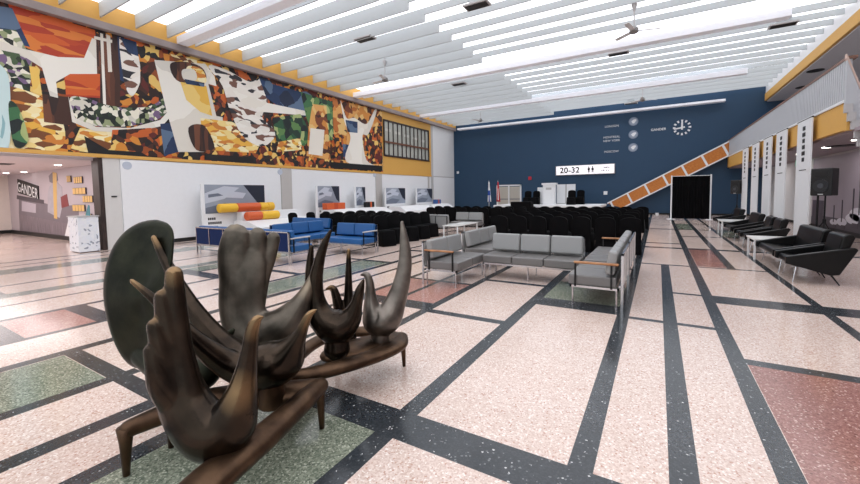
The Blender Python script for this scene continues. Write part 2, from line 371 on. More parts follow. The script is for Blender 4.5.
patch('yel', [(180, 82), (206, 86), (212, 116), (200, 112), (186, 100)])
patch('blue', [(184, 79), (204, 83), (204, 87), (186, 84)])
patch('aut', [(208, 84), (222, 88), (226, 118), (216, 116)])
patch('gold', [(200, 118), (232, 122), (262, 140), (254, 156), (204, 152)])
patch('brn', [(188, 128), (204, 126), (214, 148), (196, 150)], 1)
patch('swirl', [(208, 66), (226, 70), (250, 82), (262, 76), (268, 100), (262, 118), (276, 132), (264, 146), (244, 138), (230, 112), (222, 86)], 1)
patch('blue', [(258, 76), (300, 86), (312, 96), (310, 118), (286, 112), (266, 98)])
patch('aut', [(266, 70), (312, 88), (300, 92), (272, 84)])
patch('white', [(232, 90), (262, 102), (310, 112), (310, 116), (262, 112), (240, 102)])
patch('grn', [(272, 118), (300, 114), (312, 136), (304, 146), (276, 142)])
patch('gold', [(278, 142), (300, 138), (302, 150), (276, 152)])
patch('aut', [(206, 150), (330, 158), (330, 170), (206, 164)])
patch('ink', [(204, 154), (250, 157), (250, 164), (204, 160)])
patch('grn', [(300, 92), (332, 102), (334, 140), (316, 142), (306, 118)])
patch('tan', [(312, 104), (326, 106), (330, 160), (306, 156), (308, 128)])
patch('white', [(310, 128), (324, 130), (322, 156), (308, 154)])
patch('tan', [(332, 98), (382, 112), (382, 168), (334, 162)])
patch('aut', [(360, 128), (382, 126), (382, 164), (366, 164)])
patch('aut', [(332, 134), (346, 136), (346, 160), (334, 160)]); patch('blue', [(342, 144), (350, 145), (350, 158), (343, 157)])
patch('white', [(340, 100), (346, 118), (354, 118), (366, 124), (374, 110), (376, 112), (368, 134), (362, 136), (366, 160), (378, 167), (346, 162), (350, 138), (344, 122)], 1)
patch('blue', [(345, 120), (357, 122), (357, 133), (347, 132)])
patch('ink', [(330, 162), (382, 166), (382, 171), (330, 168)])
patch('teal', [(-10, 68), (6, 72), (10, 100), (8, 148), (-10, 148)], 1)
patch('grn', [(8, 104), (18, 108), (28, 140), (14, 146)], 1)
tag(mu.build('wall_painting', PM), 'long colourful painted panel of swirling shapes high on the left wall', 'painting')

# ------------------------------------------------------------------ side hall under the painting
b = MB(); b.box(-27, LX-.3, 5.6, 5.75, 0, 2.95); struct(b.build('wall_hall', M_lav))
b = MB(); b.box(-27.2, -26.9, -9, 5.75, 0, 2.95); struct(b.build('wall_hall_end', M_cream))
b = MB(); b.box(-27, LX-.3, -9, 5.75, 2.78, 2.86); struct(b.build('ceiling_hall', M_pinkceil))
b = MB(); b.box(-26.9, x0, 5.55, 5.6, 0, .16); b.box(-26.9, -26.85, -9, 5.6, 0, .16); struct(b.build('baseboard_hall', M_ink))
for k, (px, py) in enumerate([(58, 165), (24, 172), (6, 173)]):
    p = at(px, py, 2, 2.775); b = MB(); b.disc((0, 0, -.02), (0, 0, 1), .09, .022)
    o = b.build('downlight', M_lamp); o.location = (p.x, p.y, 2.778)
    tag(o, 'round ceiling downlight in the side hall, %s' % ['nearest to the dark column', 'the middle one of three', 'the one farthest from the dark column'][k], 'ceiling light', 'side hall downlights')
p = at(3, 164, 2, 2.775); b = MB(); b.box(-.35, .35, -.2, .2, -.015, 0); o = b.build('ceiling_vent', M_ink); o.location = (p.x, p.y, 2.78)
tag(o, 'dark vent in the ceiling of the side hall', 'vent')
# printed graphic on the hall wall: a wood counter, sign, figure and flip cards
HY = 5.6
def hp(x, y): q = at(x, y, 1, HY); return (q.x, q.z)
gr = thing('wall_graphic', 'large grey photo print of an old airport counter on the side hall wall', 'wall print', (-20, HY, 0))
def gpoly(name, pts, m, d, par=gr):
    P = [hp(*q) for q in pts]; b = MB(); b.prism([(x+20, -d, z) for x, z in P], (0, d-.0005, 0)); return b.build(name, m, par)
M_g1 = wood('print_boards', (92, 82, 90), (146, 134, 142), scale=(14, 1, .5)); M_g2 = mat('print_mid_grey', (120, 112, 120), .5, noise=.15, nscale=2); M_g3 = mat('print_dark_grey', (74, 68, 76), .5, noise=.1, nscale=3)
gpoly('counter_print', [(19, 213), (80, 224), (80, 243), (20, 233)], M_g1, .004)
gpoly('counter_print', [(19, 197), (40, 202), (56, 206), (78, 205), (80, 226), (19, 214)], M_g2, .006)
gpoly('counter_print', [(17, 195), (44, 200), (44, 204), (17, 199)], M_g3, .008)
gpoly('counter_print', [(22, 201), (36, 204), (36, 213), (22, 211)], mat('print_pale', (186, 178, 188), .5), .008)
gpoly('figure_print', [(48, 192), (50, 186), (57, 182), (62, 187), (63, 205), (60, 218), (48, 212)], mat('print_figure_grey', (176, 172, 180), .5, noise=.2, nscale=4), .01)
gpoly('figure_print', [(49, 176), (53, 172), (57, 173), (58, 180), (55, 184), (50, 182)], M_g2, .012)
gpoly('figure_print', [(53, 172), (57, 173), (57.5, 219), (54.5, 218)], mat('print_yellow', (214, 176, 104), .5), .014)
gpoly('red_print', [(61, 197), (67, 194), (69, 206), (62, 208)], mat('print_red', (130, 50, 54), .5), .012)
gpoly('letter_print', [(64, 241), (69, 219), (73, 219), (73, 229), (78, 238), (78, 241), (72, 240), (70, 234), (68, 241)], M_white2, .012)
q0 = hp(29, 191); sg = thing('hall_sign', 'black GANDER sign with white letters above the printed counter', 'sign', (q0[0], HY-.02, q0[1]))
P = [hp(18.3, 179), hp(39, 186), hp(39.5, 199), hp(19.2, 193)]
b = MB(); b.prism([(x-q0[0], -.02, z-q0[1]) for x, z in P], (0, .04, 0)); b.build('sign_board', M_ink, sg)
text_part('lettering', 'GANDER', .62, (-.05, -.024, .02), (PI/2, math.radians(8), 0), M_white2, sg, .002, sx=1.05)
cards = [(68, 72, 179), (75, 83.5, 180), (74, 87, 191), (84, 94, 199), (74, 86, 208), (86.5, 93, 217)]
for k, (xa, xb, yc) in enumerate(cards):
    q = hp((xa+xb)/2, yc); a = hp(xa, yc)[0]; c = hp(xb, yc)[0]
    o = thing('card_holder', 'row of yellow cards on the side hall wall, %s' % ['top left short row', 'top right row', 'second row down', 'third row down beside the dark column', 'fourth row down', 'lowest row above the white kiosk'][k], 'wall cards', (q[0], HY-.013, q[1]), 0, 'yellow card rows')
    n = 4; b = MB(); b.box(a-q[0], c-q[0], -.03, .0, -.12, .12); b.build('holder', M_g3, o)
    for j in range(n):
        w = (c-a)/n; b = MB(); b.box(a-q[0]+w*j+.02, a-q[0]+w*(j+1)-.02, -.036, -.03, -.11, .11); b.build('card', mat('card_yellow', (224, 184, 112), .5), o)
# white kiosk with small print by the column
ko = thing('kiosk', 'white spotted counter box standing beside the dark column', 'kiosk', (-15.0, 4.66, 0))
b = MB(); b.box(-.36, .36, -.28, .22, .02, 1.06); b.build('body', mosaic('kiosk_print', [(226, 228, 234), (230, 232, 236), (224, 228, 236), (228, 230, 236), (226, 228, 232), (232, 234, 238), (226, 230, 236), (230, 232, 234), (224, 228, 234), (230, 232, 236), (228, 230, 236), (150, 156, 168)], 16), ko, bevel=.01)
b = MB(); b.box(-.38, .38, -.3, .24, 1.06, 1.09); b.build('top', M_ltgrey, ko); b = MB(); b.box(-.32, .32, -.24, .2, 0, .02); b.build('plinth', M_ink, ko)
b = MB(); b.prism([(-.1, 0, 0), (.22, 0, 0), (.16, .02, .3), (.1, .02, .32)], (0, .02, 0)); o = b.build('leaflet_stand', mat('teal_card', (60, 130, 140), .5)); o.location = (-14.95, 4.7, 1.092); tag(o, 'small teal leaflet stand on top of the white kiosk', 'leaflet stand')

# discs on the white wall panels
for px, py, w in [(127, 165.5, 'on the white wall panel nearest the dark column'), (286-6, 172, 'on the white wall panel left of the first grey pillar'), (374.5, 175, 'on the white wall panel beside the second grey pillar')]:
    q = at(px, py, 0, LX+.05); b = MB(); b.disc((0, 0, 0), (1, 0, 0), .13, .012); o = b.build('wall_disc', mat('disc_blue_grey', (188, 196, 210), .4)); o.location = (LX+.051, q.y, q.z); tag(o, 'pale blue round disc '+w, 'wall disc', 'round wall discs')
q = at(114, 196.5, 0, LX+.02); b = MB(); b.box(0, .03, -.07, .07, -.02, .02); o = b.build('pull_handle', M_blk, wl, bevel=.004); o.location = (LX+.02, q.y, q.z)

# ================================================================== FAR WALL
b = MB(); b.box(LX-.3, 10, FY, FY+.3, 0, 7.6); wf = struct(b.build('wall_far', M_blue))
b = MB(); b.box(LX, 5.4, FY-.02, FY, 0, .1); struct(b.build('baseboard_far', M_ink))
WY = FY-.001
def fp(x, y): return at(x, y, 1, WY)
FR = (PI/2, 0, 0)
# flight board
q = fp(584.5, 169.8); sg = thing('flight_sign', 'white lit sign reading 20-32 with washroom figures high on the blue wall', 'sign', (q.x, WY, q.z))
w, h = 1.95, .34
b = MB(); b.box(-w, w, -.14, 0, -h, h); b.build('sign_case', M_ltgrey, sg, bevel=.01)
b = MB(); b.box(-w+.05, w-.05, -.15, -.14, -h+.04, h-.04); b.build('sign_face', M_sign, sg)
text_part('numbers', '20-32', .56, (-.98, -.152, -.01), FR, M_ink, sg, .003, bold=.025)
for j, fx in enumerate((.3, .55)):
    b = MB(); b.disc((fx, -.152, .17), (0, -1, 0), .045, .004, 12); b.box(fx-.075, fx+.075, -.156, -.152, -.04, .11); b.box(fx-.055, fx-.01, -.156, -.152, -.21, -.04); b.box(fx+.01, fx+.055, -.156, -.152, -.21, -.04); b.build('washroom_figure', M_ink, sg)
b = MB(); b.disc((.78, -.152, .08), (0, -1, 0), .022, .004, 8); b.disc((.78, -.152, -.1), (0, -1, 0), .022, .004, 8); b.build('colon', M_ink, sg)
b = MB()
for i, (xa, xb, z) in enumerate([(1.25, 1.32, .1), (1.36, 1.46, .1), (1.5, 1.55, .1), (1.58, 1.62, .1), (1.12, 1.17, -.1), (1.22, 1.3, -.1), (1.42, 1.47, -.1), (1.53, 1.58, -.1)]): b.box(xa, xb, -.155, -.152, z-.045, z+.045)
b.build('small_marks', M_ink, sg)
# city clocks
def label_text(s, px, py, size):
    q = fp(px, py); return q, size
for nm, px, py, lx, lines in [('LONDON', 633.5, 121.5, 614, ['LONDON']), ('MONTREAL', 633.3, 134.5, 614, ['MONTREAL', 'NEW YORK']), ('MOSCOW', 633, 147.5, 614, ['MOSCOW'])]:
    q = fp(px, py)
    o = thing('city_clock', 'small round white clock lettered %s on the blue wall' % ' '.join(lines), 'clock', (q.x, WY, q.z), 0, 'small city clocks')
    b = MB(); b.disc((0, 0, 0), (0, -1, 0), .285, .025, 32); b.build('rim', mat('clock_grey', (120, 134, 154), .5), o)
    b = MB(); b.disc((0, -.025, 0), (0, -1, 0), .235, .006, 32); b.build('dial', mat('dial_blue_grey', (150, 162, 180), .5), o)
    b = MB(); b.prism([(-.05, -.034, -.12), (.04, -.034, -.14), (.17, -.034, .06), (.14, -.034, .13), (.0, -.034, .12), (-.13, -.034, .02)], (0, -.004, 0)); b.build('hands', M_white2, o)
    for i, ln in enumerate(lines):
        off = fp(lx, py+3.5).x-q.x
        text_part('lettering', ln, .19, (-1.3, -.01, -.18-.24*i+.12*(len(lines)-1)), FR, M_white2, o, .004)
q = fp(682, 127.5); o = thing('wall_clock', 'large clock of white dots and hands lettered GANDER on the blue wall', 'clock', (q.x, WY, q.z))
for k in range(12):
    a = k*PI/6; b = MB(); r0, r1 = .34, .48
    c = Vector((math.sin(a), 0, math.cos(a))); tt = Vector((math.cos(a), 0, -math.sin(a)))
    b.prism([c*r0-tt*.04+Vector((0, -.01, 0)), c*r0+tt*.04+Vector((0, -.01, 0)), c*r1+tt*.058+Vector((0, -.01, 0)), c*r1-tt*.058+Vector((0, -.01, 0))], (0, -.02, 0)); b.build('hour_mark', M_white2, o)
b = MB(); b.box(-.05, .05, -.045, -.03, -.14, .33); b.build('hand', M_white2, o)
b = MB(); b.prism([(-.43, -.05, -.12), (-.41, -.05, -.03), (.14, -.05, .06), (.16, -.05, -.03)], (0, -.012, 0)); b.build('hand', M_white2, o)
b = MB(); b.disc((0, 0, 0), (0, -1, 0), .07, .07, 16); b.build('hub', M_white2, o)
text_part('lettering', 'GANDER', .2, (-1.27, -.01, .0), FR, M_white2, o, .004, bold=.02)
# stair with orange panels climbing the blue wall
st = thing('stair_balustrade', 'orange panelled stair balustrade with white edges climbing the blue wall', 'stairs', (-2.6, FY-.5, .6))
T0, T1 = Vector((-2.95, 0, .74)), Vector((3.6, 0, 4.4)); hgt = .80; base = Vector((-2.6, 0, .6)); th = Vector((0, .12, 0))
dv = (T1-T0)
b = MB(); b.prism([T0-base, T1-base, T1-base-Vector((0, 0, hgt)), T0-base+dv*.135-Vector((0, 0, hgt))], th); b.build('panel_core', M_orange, st)
rail = Vector((0, 0, .09))
b = MB(); b.prism([T0-base+Vector((0, -.03, .05)), T1-base+Vector((0, -.03, .05)), T1-base+Vector((0, -.03, .05))-rail, T0-base+Vector((0, -.03, .05))-rail], (0, .18, 0)); b.build('top_rail', M_white2, st)
B0 = T0+dv*.12-Vector((0, 0, hgt)); B1 = T1-Vector((0, 0, hgt))
b = MB(); b.prism([B0-base+Vector((0, -.03, .03)), B1-base+Vector((0, -.03, .03)), B1-base+Vector((0, -.03, .03))-rail, B0-base+Vector((0, -.03, .03))-rail], (0, .18, 0)); b.build('bottom_rail', M_white2, st)
perp = Vector((.3, 0, -hgt*.78))
for k in range(7):
    c = T0+dv*(.03+.152*k)-base; b = MB(); wv = dv.normalized()*.06
    e = c+perp
    b.prism([c-wv+Vector((0, -.02, 0)), c+wv+Vector((0, -.02, 0)), e+wv+Vector((0, -.02, 0)), e-wv+Vector((0, -.02, 0))], (0, .02, 0)); b.build('divider', M_white2, st)
b = MB()
for k in range(20):
    xx = -2.6+k*.32; zz = .0+k*.182; b.box(xx+2.6, xx+2.6+.34, .12, .48, zz-.06, zz+.12)
b.build('steps', M_ltgrey, st)
# black curtain screen in white poles
cu = thing('curtain_screen', 'black curtain hung between two white poles before the blue wall', 'curtain', (1.48, 24.5, 0))
b = MB(); n = 90; pts = []
for i in range(n+1):
    xx = -.82+1.64*i/n; pts.append((xx, .035*math.sin(i*.9)+.012*math.sin(i*2.3)))
front = [(b.bm.verts.new((x, y, .05)), b.bm.verts.new((x, y, 2.3))) for x, y in pts]; back = [(b.bm.verts.new((x, y+.02, .05)), b.bm.verts.new((x, y+.02, 2.3))) for x, y in pts]
for i in range(n):
    b.face([front[i][0], front[i+1][0], front[i+1][1], front[i][1]]); b.face([back[i+1][0], back[i][0], back[i][1], back[i+1][1]])
b.build('curtain', M_cloth, cu, smooth=True)
for sx in (-.86, .86):
    b = MB(); b.tube([(sx, 0, 0), (sx, 0, 2.36)], .035, 12); b.build('pole', M_white2, cu); b = MB(); b.disc((sx, 0, 0), (0, 0, 1), .2, .02); b.build('foot', M_white2, cu)
b = MB(); b.tube([(-.86, 0, 2.31), (.86, 0, 2.31)], .015, 8); b.build('top_rod', M_white2, cu)
# white double door behind the flags
q = fp(508, 206); dr = thing('door_1', '', '', (fp(509, 195).x, WY, 0)); del dr['label'], dr['category']; struct(dr)
z1 = fp(509, 184.8).z; w = (fp(520.5, 195).x-fp(496, 195).x)/2
b = MB()
b.box(-w, w, -.08, 0, z1-.1, z1); b.box(-w, -w+.1, -.08, 0, 0, z1); b.box(w-.1, w, -.08, 0, 0, z1); b.box(-.05, .05, -.07, 0, 0, z1); b.build('door_frame', M_white2, dr)
for s in (-1, 1):
    for j in range(2):
        b = MB(); xa, xb = sorted((s*.06, s*(w-.11))); b.box(xa, xb, -.05, -.02, .1+j*(z1-.2)/2, .05+(j+1)*(z1-.2)/2); b.build('door_panel', mat('door_beige', (192, 186, 176), .4), dr)
# outlet, alarm and plates on the far wall
for px, py, nm, lb, m_, r in [(605.5, 193, 'wall_plate', 'small white square plate on the blue wall right of the stage', M_white2, .12), (657, 214.3, 'wall_outlet', 'small white outlet low on the blue wall near the curtain', M_white2, .1), (458, 172.5, 'wall_lamp', 'small white lamp on the blue wall near the left corner', M_white2, .1), (530, 178.3, 'fire_alarm', 'small red alarm on the blue wall above the white door', mat('alarm_red', (196, 44, 60), .4), .12)]:
    q = fp(px, py); b = MB(); b.box(-r, r, -.05, 0, -r, r); o = b.build(nm, m_, bevel=.015); o.location = (q.x, WY, q.z); tag(o, lb, nm.split('_')[-1])

# ================================================================== RIGHT SIDE : balcony
PXX = 3.54
b = MB(); b.box(PXX+.1, 5.6, 12.1, FY, 3.0, 3.5); slab = struct(b.build('trim_2', M_soffit))
b = MB(); b.box(PXX, PXX+.1, 12.15, FY, 2.86, 3.5); b.build('ochre_band', M_yel, slab)
b = MB(); b.box(PXX, PXX+.3, 12.05, 12.15, 2.84, 3.52); b.build('ochre_return', M_yel, slab)
b = MB(); b.box(PXX-.03, PXX+.1, 12.1, FY, 3.47, 3.53); b.build('white_edge', M_white2, slab)
b = MB(); b.box(PXX+.02, PXX+.07, 12.12, FY, 3.52, 4.4)
yy = 12.12
while yy < FY: b.box(PXX-.015, PXX+.02, yy, yy+.1, 3.52, 4.4); yy += .128
b.build('slat_front', M_slat, slab)
b = MB(); b.box(PXX-.03, PXX+.14, 12.08, FY, 4.4, 4.46); b.build('handrail', wood('rail_brown', (104, 74, 62), (140, 104, 88)), slab)
# flight of stair going down beside the balcony end
def bp_(x, y): q = at(x, y, 1, 12.02); return (q.x, 12.02, q.z)
sd = MB(); sd.prism([bp_(*q) for q in ((845.5, 103), (859, 137), (885, 203), (885, 150), (847.5, 60))], (0, .08, 0)); so = sd.build('stair_panel', M_slat, slab)
sd = MB(); n_ = 12
for k in range(n_):
    q = Vector(bp_(845.5+39.5*k/n_, 103+100*k/n_)); sd.box(q.x-.03, q.x+.1, 11.94, 12.02, q.z-.22, q.z-.03)
sd.build('stair_step', M_ltgrey, slab)
t0, t1 = bp_(847, 58), bp_(885, 148); b = MB(); b.prism([t0, t1, (t1[0], t1[1], t1[2]+.12), (t0[0], t0[1], t0[2]+.1)], (0, .12, 0)); b.build('stair_rail', mat('rail_pink_beige', (206, 180, 168), .5), slab)
# ceiling edge above balcony
b = MB(); b.box(5.15, 5.25, -3, FY, 6.58, 6.98); fas = struct(b.build('trim_3', M_yel)); b = MB(); b.box(5.18, 5.25, -3, FY, 6.98, 7.5); b.build('white_fascia', M_white2, fas)
b = MB(); b.box(5.25, 9.9, -3, FY, 6.52, 6.6); struct(b.build('ceiling_balcony', mat('balcony_soffit', (208, 210, 216), .6)))
for px, py, k in [(815.5, 70.5, 'the nearer one'), (803, 87, 'the farther one')]:
    q = at(px, py, 2, 6.52); b = MB(); b.disc((0, 0, -.02), (0, 0, 1), .28, .03, 20); o = b.build('ceiling_vent', M_ink); o.location = (q.x, q.y, 6.52); tag(o, 'round dark vent in the grey soffit above the balcony, '+k, 'vent', 'balcony soffit vents')
b = MB(); b.box(9.7, 9.9, -9, FY, 0, 7.6); struct(b.build('wall_balcony', mat('pale_pink_wall', (222, 208, 204), .6)))
# lower right wall
b = MB(); b.box(5.4, 5.6, -9, FY, 0, 3.0); wr = struct(b.build('wall_right', mat('right_wall_grey', (196, 188, 188), .6)))
b = MB(); b.box(5.38, 5.4, 21.4, 28.9, 0, 2.75); struct(b.build('trim_4', M_white))
for k, yy in enumerate((22.4, 25.6)): b = MB(); b.box(5.3, 5.38, yy, yy+.35, 0, 2.75); struct(b.build('trim_%d' % (5+k), M_ltgrey))
b = MB(); b.box(5.37, 5.4, -9, FY, 0, .1); struct(b.build('baseboard_right', M_ink))
b = MB(); b.box(PXX+.1, 5.6, -1, FY, 2.8, 2.88); struct(b.build('ceiling_right', mat('under_balcony_ceiling', (158, 144, 150), .6)))
# planes photo on the right wall
pm = thing('photo_mural', 'wide grey photo print of parked aeroplanes on the right wall', 'wall print', (5.395, 12, .1))
b = MB(); b.box(-.02, 0, -8, 9.3, .05, 2.62); b.build('print', mat('print_sky_grey', (164, 153, 163), .5), pm)
M_m1 = mat('print_tarmac', (84, 78, 86), .5, noise=.1, nscale=2)
b = MB(); b.box(-.022, -.02, -8, 9.3, .05, .34); b.build('tarmac', M_m1, pm); b = MB(); b.box(-.03, 0, -8, 9.3, -.04, .05); b.build('bottom_strip', M_ink, pm)
M_m2 = mat('print_treeline', (84, 76, 86), .5, noise=.3, nscale=3)
b = MB(); b.box(-.024, -.022, 8.0, 9.2, .3, 1.0); b.box(-.024, -.022, -8, 8, .3, .42); b.build('treeline', M_m2, pm)
def ell(cx, cz, rx, rz, n=20): return [(-.024, cx+rx*math.cos(a*2*PI/n), cz+rz*math.sin(a*2*PI/n)) for a in range(n)]
for px, py, s in [(841, 222, 1), (852, 219, 1.3), (858.5, 215, 1.7), (833, 222, .8)]:
    q = at(px, py, 0, 5.36); yy, zz = q.y-12, q.z-.1
    b = MB(); b.prism(ell(yy, zz, .42*s, .13*s), (-.002, 0, 0)); b.build('plane_body', mat('print_plane', (222, 218, 226), .5), pm)
    b = MB(); b.box(-.03, -.024, yy-.04, yy+.04, zz, zz+.75*s); b.box(-.03, -.024, yy-.3*s, yy+.02, zz-.22*s, zz-.1*s); b.build('plane_tail', M_g3, pm)
# under-balcony lights
for px, py, k in [(826.5, 147.5, 'left of the dark vent'), (857, 140, 'right of the dark vent'), (800, 154, 'behind the tall white banners')]:
    q = at(px, py, 2, 2.79); b = MB(); b.disc((0, 0, -.02), (0, 0, 1), .1, .022); o = b.build('downlight', M_lamp); o.location = (q.x, q.y, 2.798); tag(o, 'round downlight in the ceiling under the balcony, '+k, 'ceiling light', 'under-balcony downlights')
q = at(840, 146, 2, 2.79); b = MB(); b.disc((0, 0, -.02), (0, 0, 1), .3, .022, 20); o = b.build('ceiling_vent', M_ink); o.location = (q.x, q.y, 2.798); tag(o, 'round dark vent in the ceiling under the balcony', 'vent')
# exit sign
q = at(798, 163, 0, 5.0); o = thing('exit_sign', 'small green lit sign beside the nearest banner under the balcony', 'sign', q); b = MB(); b.box(-.03, .03, -.2, .2, -.13, .13); b.build('case', mat('exit_green', (150, 216, 190), .4, emit=.4), o); b = MB(); b.tube([(0, 0, .13), (0, 0, 2.8-q.z)], .012, 8); b.build('hanger', M_white2, o)
# banners
BAN = [14.45, 16.75, 18.6, 20.65, 22.8]
for k, yc in enumerate(BAN):
    o = thing('hanging_banner', 'tall white banner with black letters hanging from the balcony, %s' % ['nearest to the camera', 'second from the camera', 'middle one of five', 'second from the blue wall', 'nearest to the blue wall'][k], 'banner', (PXX-.1, yc, .12), 0, 'balcony banners')
    b = MB(); b.box(-.015, .015, -.6, .6, 0, 3.32); b.build('fabric', M_white2, o)
    b = MB(); b.tube([(0, -.62, 3.33), (0, .62, 3.33)], .02, 8); b.build('top_bar', M_blk, o)
    b = MB(); b.tube([(0, -.62, 0), (0, .62, 0)], .016, 8); b.build('bottom_bar', M_ltgrey, o)
    for j in range(6):
        z = 3.1-j*.17; b = MB(); w_ = [.11, .13, .1, .12, .13, .1][j]
        b.box(-.02, -.016, -w_, w_, z-.055, z+.055)
        b.build('letter', M_ink, o)
    b = MB(); b.box(-.019, -.016, -.3, .3, 1.95, 1.975); b.build('small_print', M_ink, o)

# ceiling hung things
def fan(px, py, z, label, ang):
    q = at(px, py, 2, z); o = thing('ceiling_fan', label, 'ceiling fan', (q.x, q.y, z), 0, 'ceiling fans')
    b = MB(); b.tube([(0, 0, .05), (0, 0, 7.5-z)], .02, 8); b.tube([(0, 0, 7.1-z), (0, 0, 7.3-z)], [.03, .09], 12); b.build('rod', M_ltgrey, o)
    b = MB(); b.tube([(0, 0, -.08), (0, 0, -.04), (0, 0, .06), (0, 0, .14)], [.06, .13, .13, .05], 16); b.build('motor', mat('fan_grey', (128, 126, 124), .4), o)
    for k in range(3):
        a = ang+k*2*PI/3; R_ = Matrix.Rotation(a, 4, 'Z') @ Matrix.Rotation(.2, 4, 'X')
        b = MB(); b.box(.1, .75, -.07, .07, -.006, .006, R_); b.build('blade', mat('fan_blade', (226, 226, 226), .4), o)
fan(634, 31, 6.5, 'white ceiling fan nearest to the camera, right of centre', .3)
fan(385, 80, 6.5, 'white ceiling fan left of centre near the painted panel', .9)
fan(480.5, 120.5, 6.55, 'white ceiling fan near the left end of the blue wall', .1)
fan(642.5, 100, 6.55, 'white ceiling fan in front of the city clocks', .5)
for px, py, l in [(477, 5.5, 'nearest to the camera'), (783, 25, 'nearest to the balcony'), (618.5, 53.5, 'just behind the nearest fan'), (365, 39, 'nearest to the painted panel'), (459, 84, 'in the left half of the ceiling'), (631, 103.5, 'nearest to the city clocks')]:
    q = at(px, py, 2, 7.12); o = thing('ceiling_vent', 'dark rectangular air vent among the ceiling baffles, '+l, 'vent', (q.x, q.y, 7.1), 0, 'ceiling air vents')
    b = MB(); b.box(-.38, .38, -.2, .2, 0, .06); b.build('frame', M_ltgrey, o, bevel=.01); b = MB(); b.box(-.33, .33, -.15, .15, -.012, 0); b.build('grille', M_ink, o); b = MB(); b.box(-.2, .2, -.12, .12, .06, .38); b.build('duct', M_baffle, o)

# ================================================================== STAGE
SX0, SX1, SY0, SY1, SZ = -9.6, -2.9, 24.6, 27.6, .74
sgx = thing('stage', 'low black skirted stage with a white edge before the blue wall', 'stage', ((SX0+SX1)/2, (SY0+SY1)/2, 0))
cx_, cy_ = (SX0+SX1)/2, (SY0+SY1)/2
b = MB(); b.box(SX0-cx_+.04, SX1-cx_-.04, SY0-cy_+.04, SY1-cy_, 0, SZ-.14); b.build('skirt', M_cloth, sgx)
b = MB(); b.box(SX0-cx_, SX1-cx_, SY0-cy_, SY1-cy_, SZ-.14, SZ); b.build('deck', M_white2, sgx, bevel=.01)
def S(px, py, Y): return at(px, py, 1, Y)
q = S(549.5, 204, 26); ld = thing('lectern', 'white lectern with a projecting top standing on the stage', 'lectern', (q.x, 26, SZ))
b = MB(); b.box(-.38, .38, -.25, .25, 0, 1.3); b.build('body', M_white2, ld, bevel=.015); b = MB(); b.box(-.45, .45, -.32, .3, 1.3, 1.42); b.build('top', M_white2, ld, bevel=.015); b = MB(); b.box(-.18, .18, -.256, -.25, .98, 1.12); b.build('plate', M_ltgrey, ld)
for (xa, xb, yt, l) in [(537.5, 544, 187.5, 'narrow white board on the stage left of the lectern'), (557, 575.5, 184.5, 'wide white board on the stage right of the lectern')]:
    A, B = S(xa, yt, 27), S(xb, yt, 27); o = thing('white_board', l, 'board', ((A.x+B.x)/2, 27, SZ)); w = (B.x-A.x)/2
    b = MB(); b.box(-w, w, -.02, .02, .05, A.z-SZ); b.build('panel', M_white2, o, bevel=.008); b = MB(); b.box(-w, w, -.15, .15, 0, .05); b.build('foot', M_ltgrey, o)
    if w > .5: b = MB(); b.box(-w*.08, w*.08, -.024, -.02, .05, A.z-SZ); b.build('joint', M_ltgrey, o)

# ------------------------------------------------------------------ covered banquet chair
def chair_mesh():
    b = MB()
    def rr(hw, y0, y1, z, r=.05, n=4):
        out = []
        for cx, cy, a0 in ((hw-r, y0+r, -PI/2), (hw-r, y1-r, 0), (-hw+r, y1-r, PI/2), (-hw+r, y0+r, PI)):
            for k in range(n+1): out.append((cx+r*math.cos(a0+k*PI/2/n), cy+r*math.sin(a0+k*PI/2/n), z))
        return out
    # skirt: faces +y, back at -y
    lv = [rr(.255, -.3, .25, 0), rr(.245, -.28, .24, .2), rr(.225, -.25, .225, .42), rr(.215, -.24, .215, .47), rr(.19, -.22, .19, .485)]
    rings = [[b.bm.verts.new(p) for p in l] for l in lv]
    for p, q in zip(rings, rings[1:]):
        for k in range(len(p)): b.face([p[k], p[(k+1) % len(p)], q[(k+1) % len(p)], q[k]])
    b.face(rings[0][::-1]); b.face(rings[-1])
    prof = []
    n = 12
    for k in range(n+1):
        a = PI*k/n; x = .235*math.cos(a); z = .80+.13*math.sin(a)**.8 if 0 < k < n else .80
        prof.append((x, z))
    prof = [(.24, .2)]+prof+[(-.24, .2)]
    def ybk(z): return -.26-(z-.45)*.13
    f = [b.bm.verts.new((x, ybk(z)+.05, z)) for x, z in prof]; r = [b.bm.verts.new((x, ybk(z)-.03, z)) for x, z in prof]
    b.face(f); b.face(r[::-1])
    for i in range(len(f)): b.face([f[i], r[i], r[(i+1) % len(f)], f[(i+1) % len(f)]])
    me = b.mesh('banquet_chair', M_cloth); return me
CH = chair_mesh()
ch0 = bpy.data.objects.new('banquet_chair', CH); bv = ch0.modifiers.new('bevel', 'BEVEL'); bv.width = .02; bv.segments = 2; bv.limit_method = 'ANGLE'
for p_ in CH.polygons: p_.use_smooth = True
used = [0]
def place_chair(x, y, rz, label, group, z=0):
    c = ch0 if not used[0] else ch0.copy(); used[0] = 1; COL.objects.link(c); c.location = (x, y, z); c.rotation_euler = (0, 0, rz); tag(c, label, 'chair', group)
rows = [(10.95, -3.95, 7), (12.3, -4.1, 7), (13.7, -4.1, 7), (15.2, -4.1, 7), (16.6, -9.6, 17), (18.2, -10.1, 18)]
rn = ['row nearest the grey sofas', 'second row behind the grey sofas', 'third row behind the grey sofas', 'fourth row behind the grey sofas', 'long row second from the stage', 'long row nearest the stage']
ON = lambda k, n: 'rightmost' if k == n-1 else ('leftmost' if k == 0 else (ORD[k]+' from the left' if k < n/2 else ORD[n-1-k]+' from the right'))
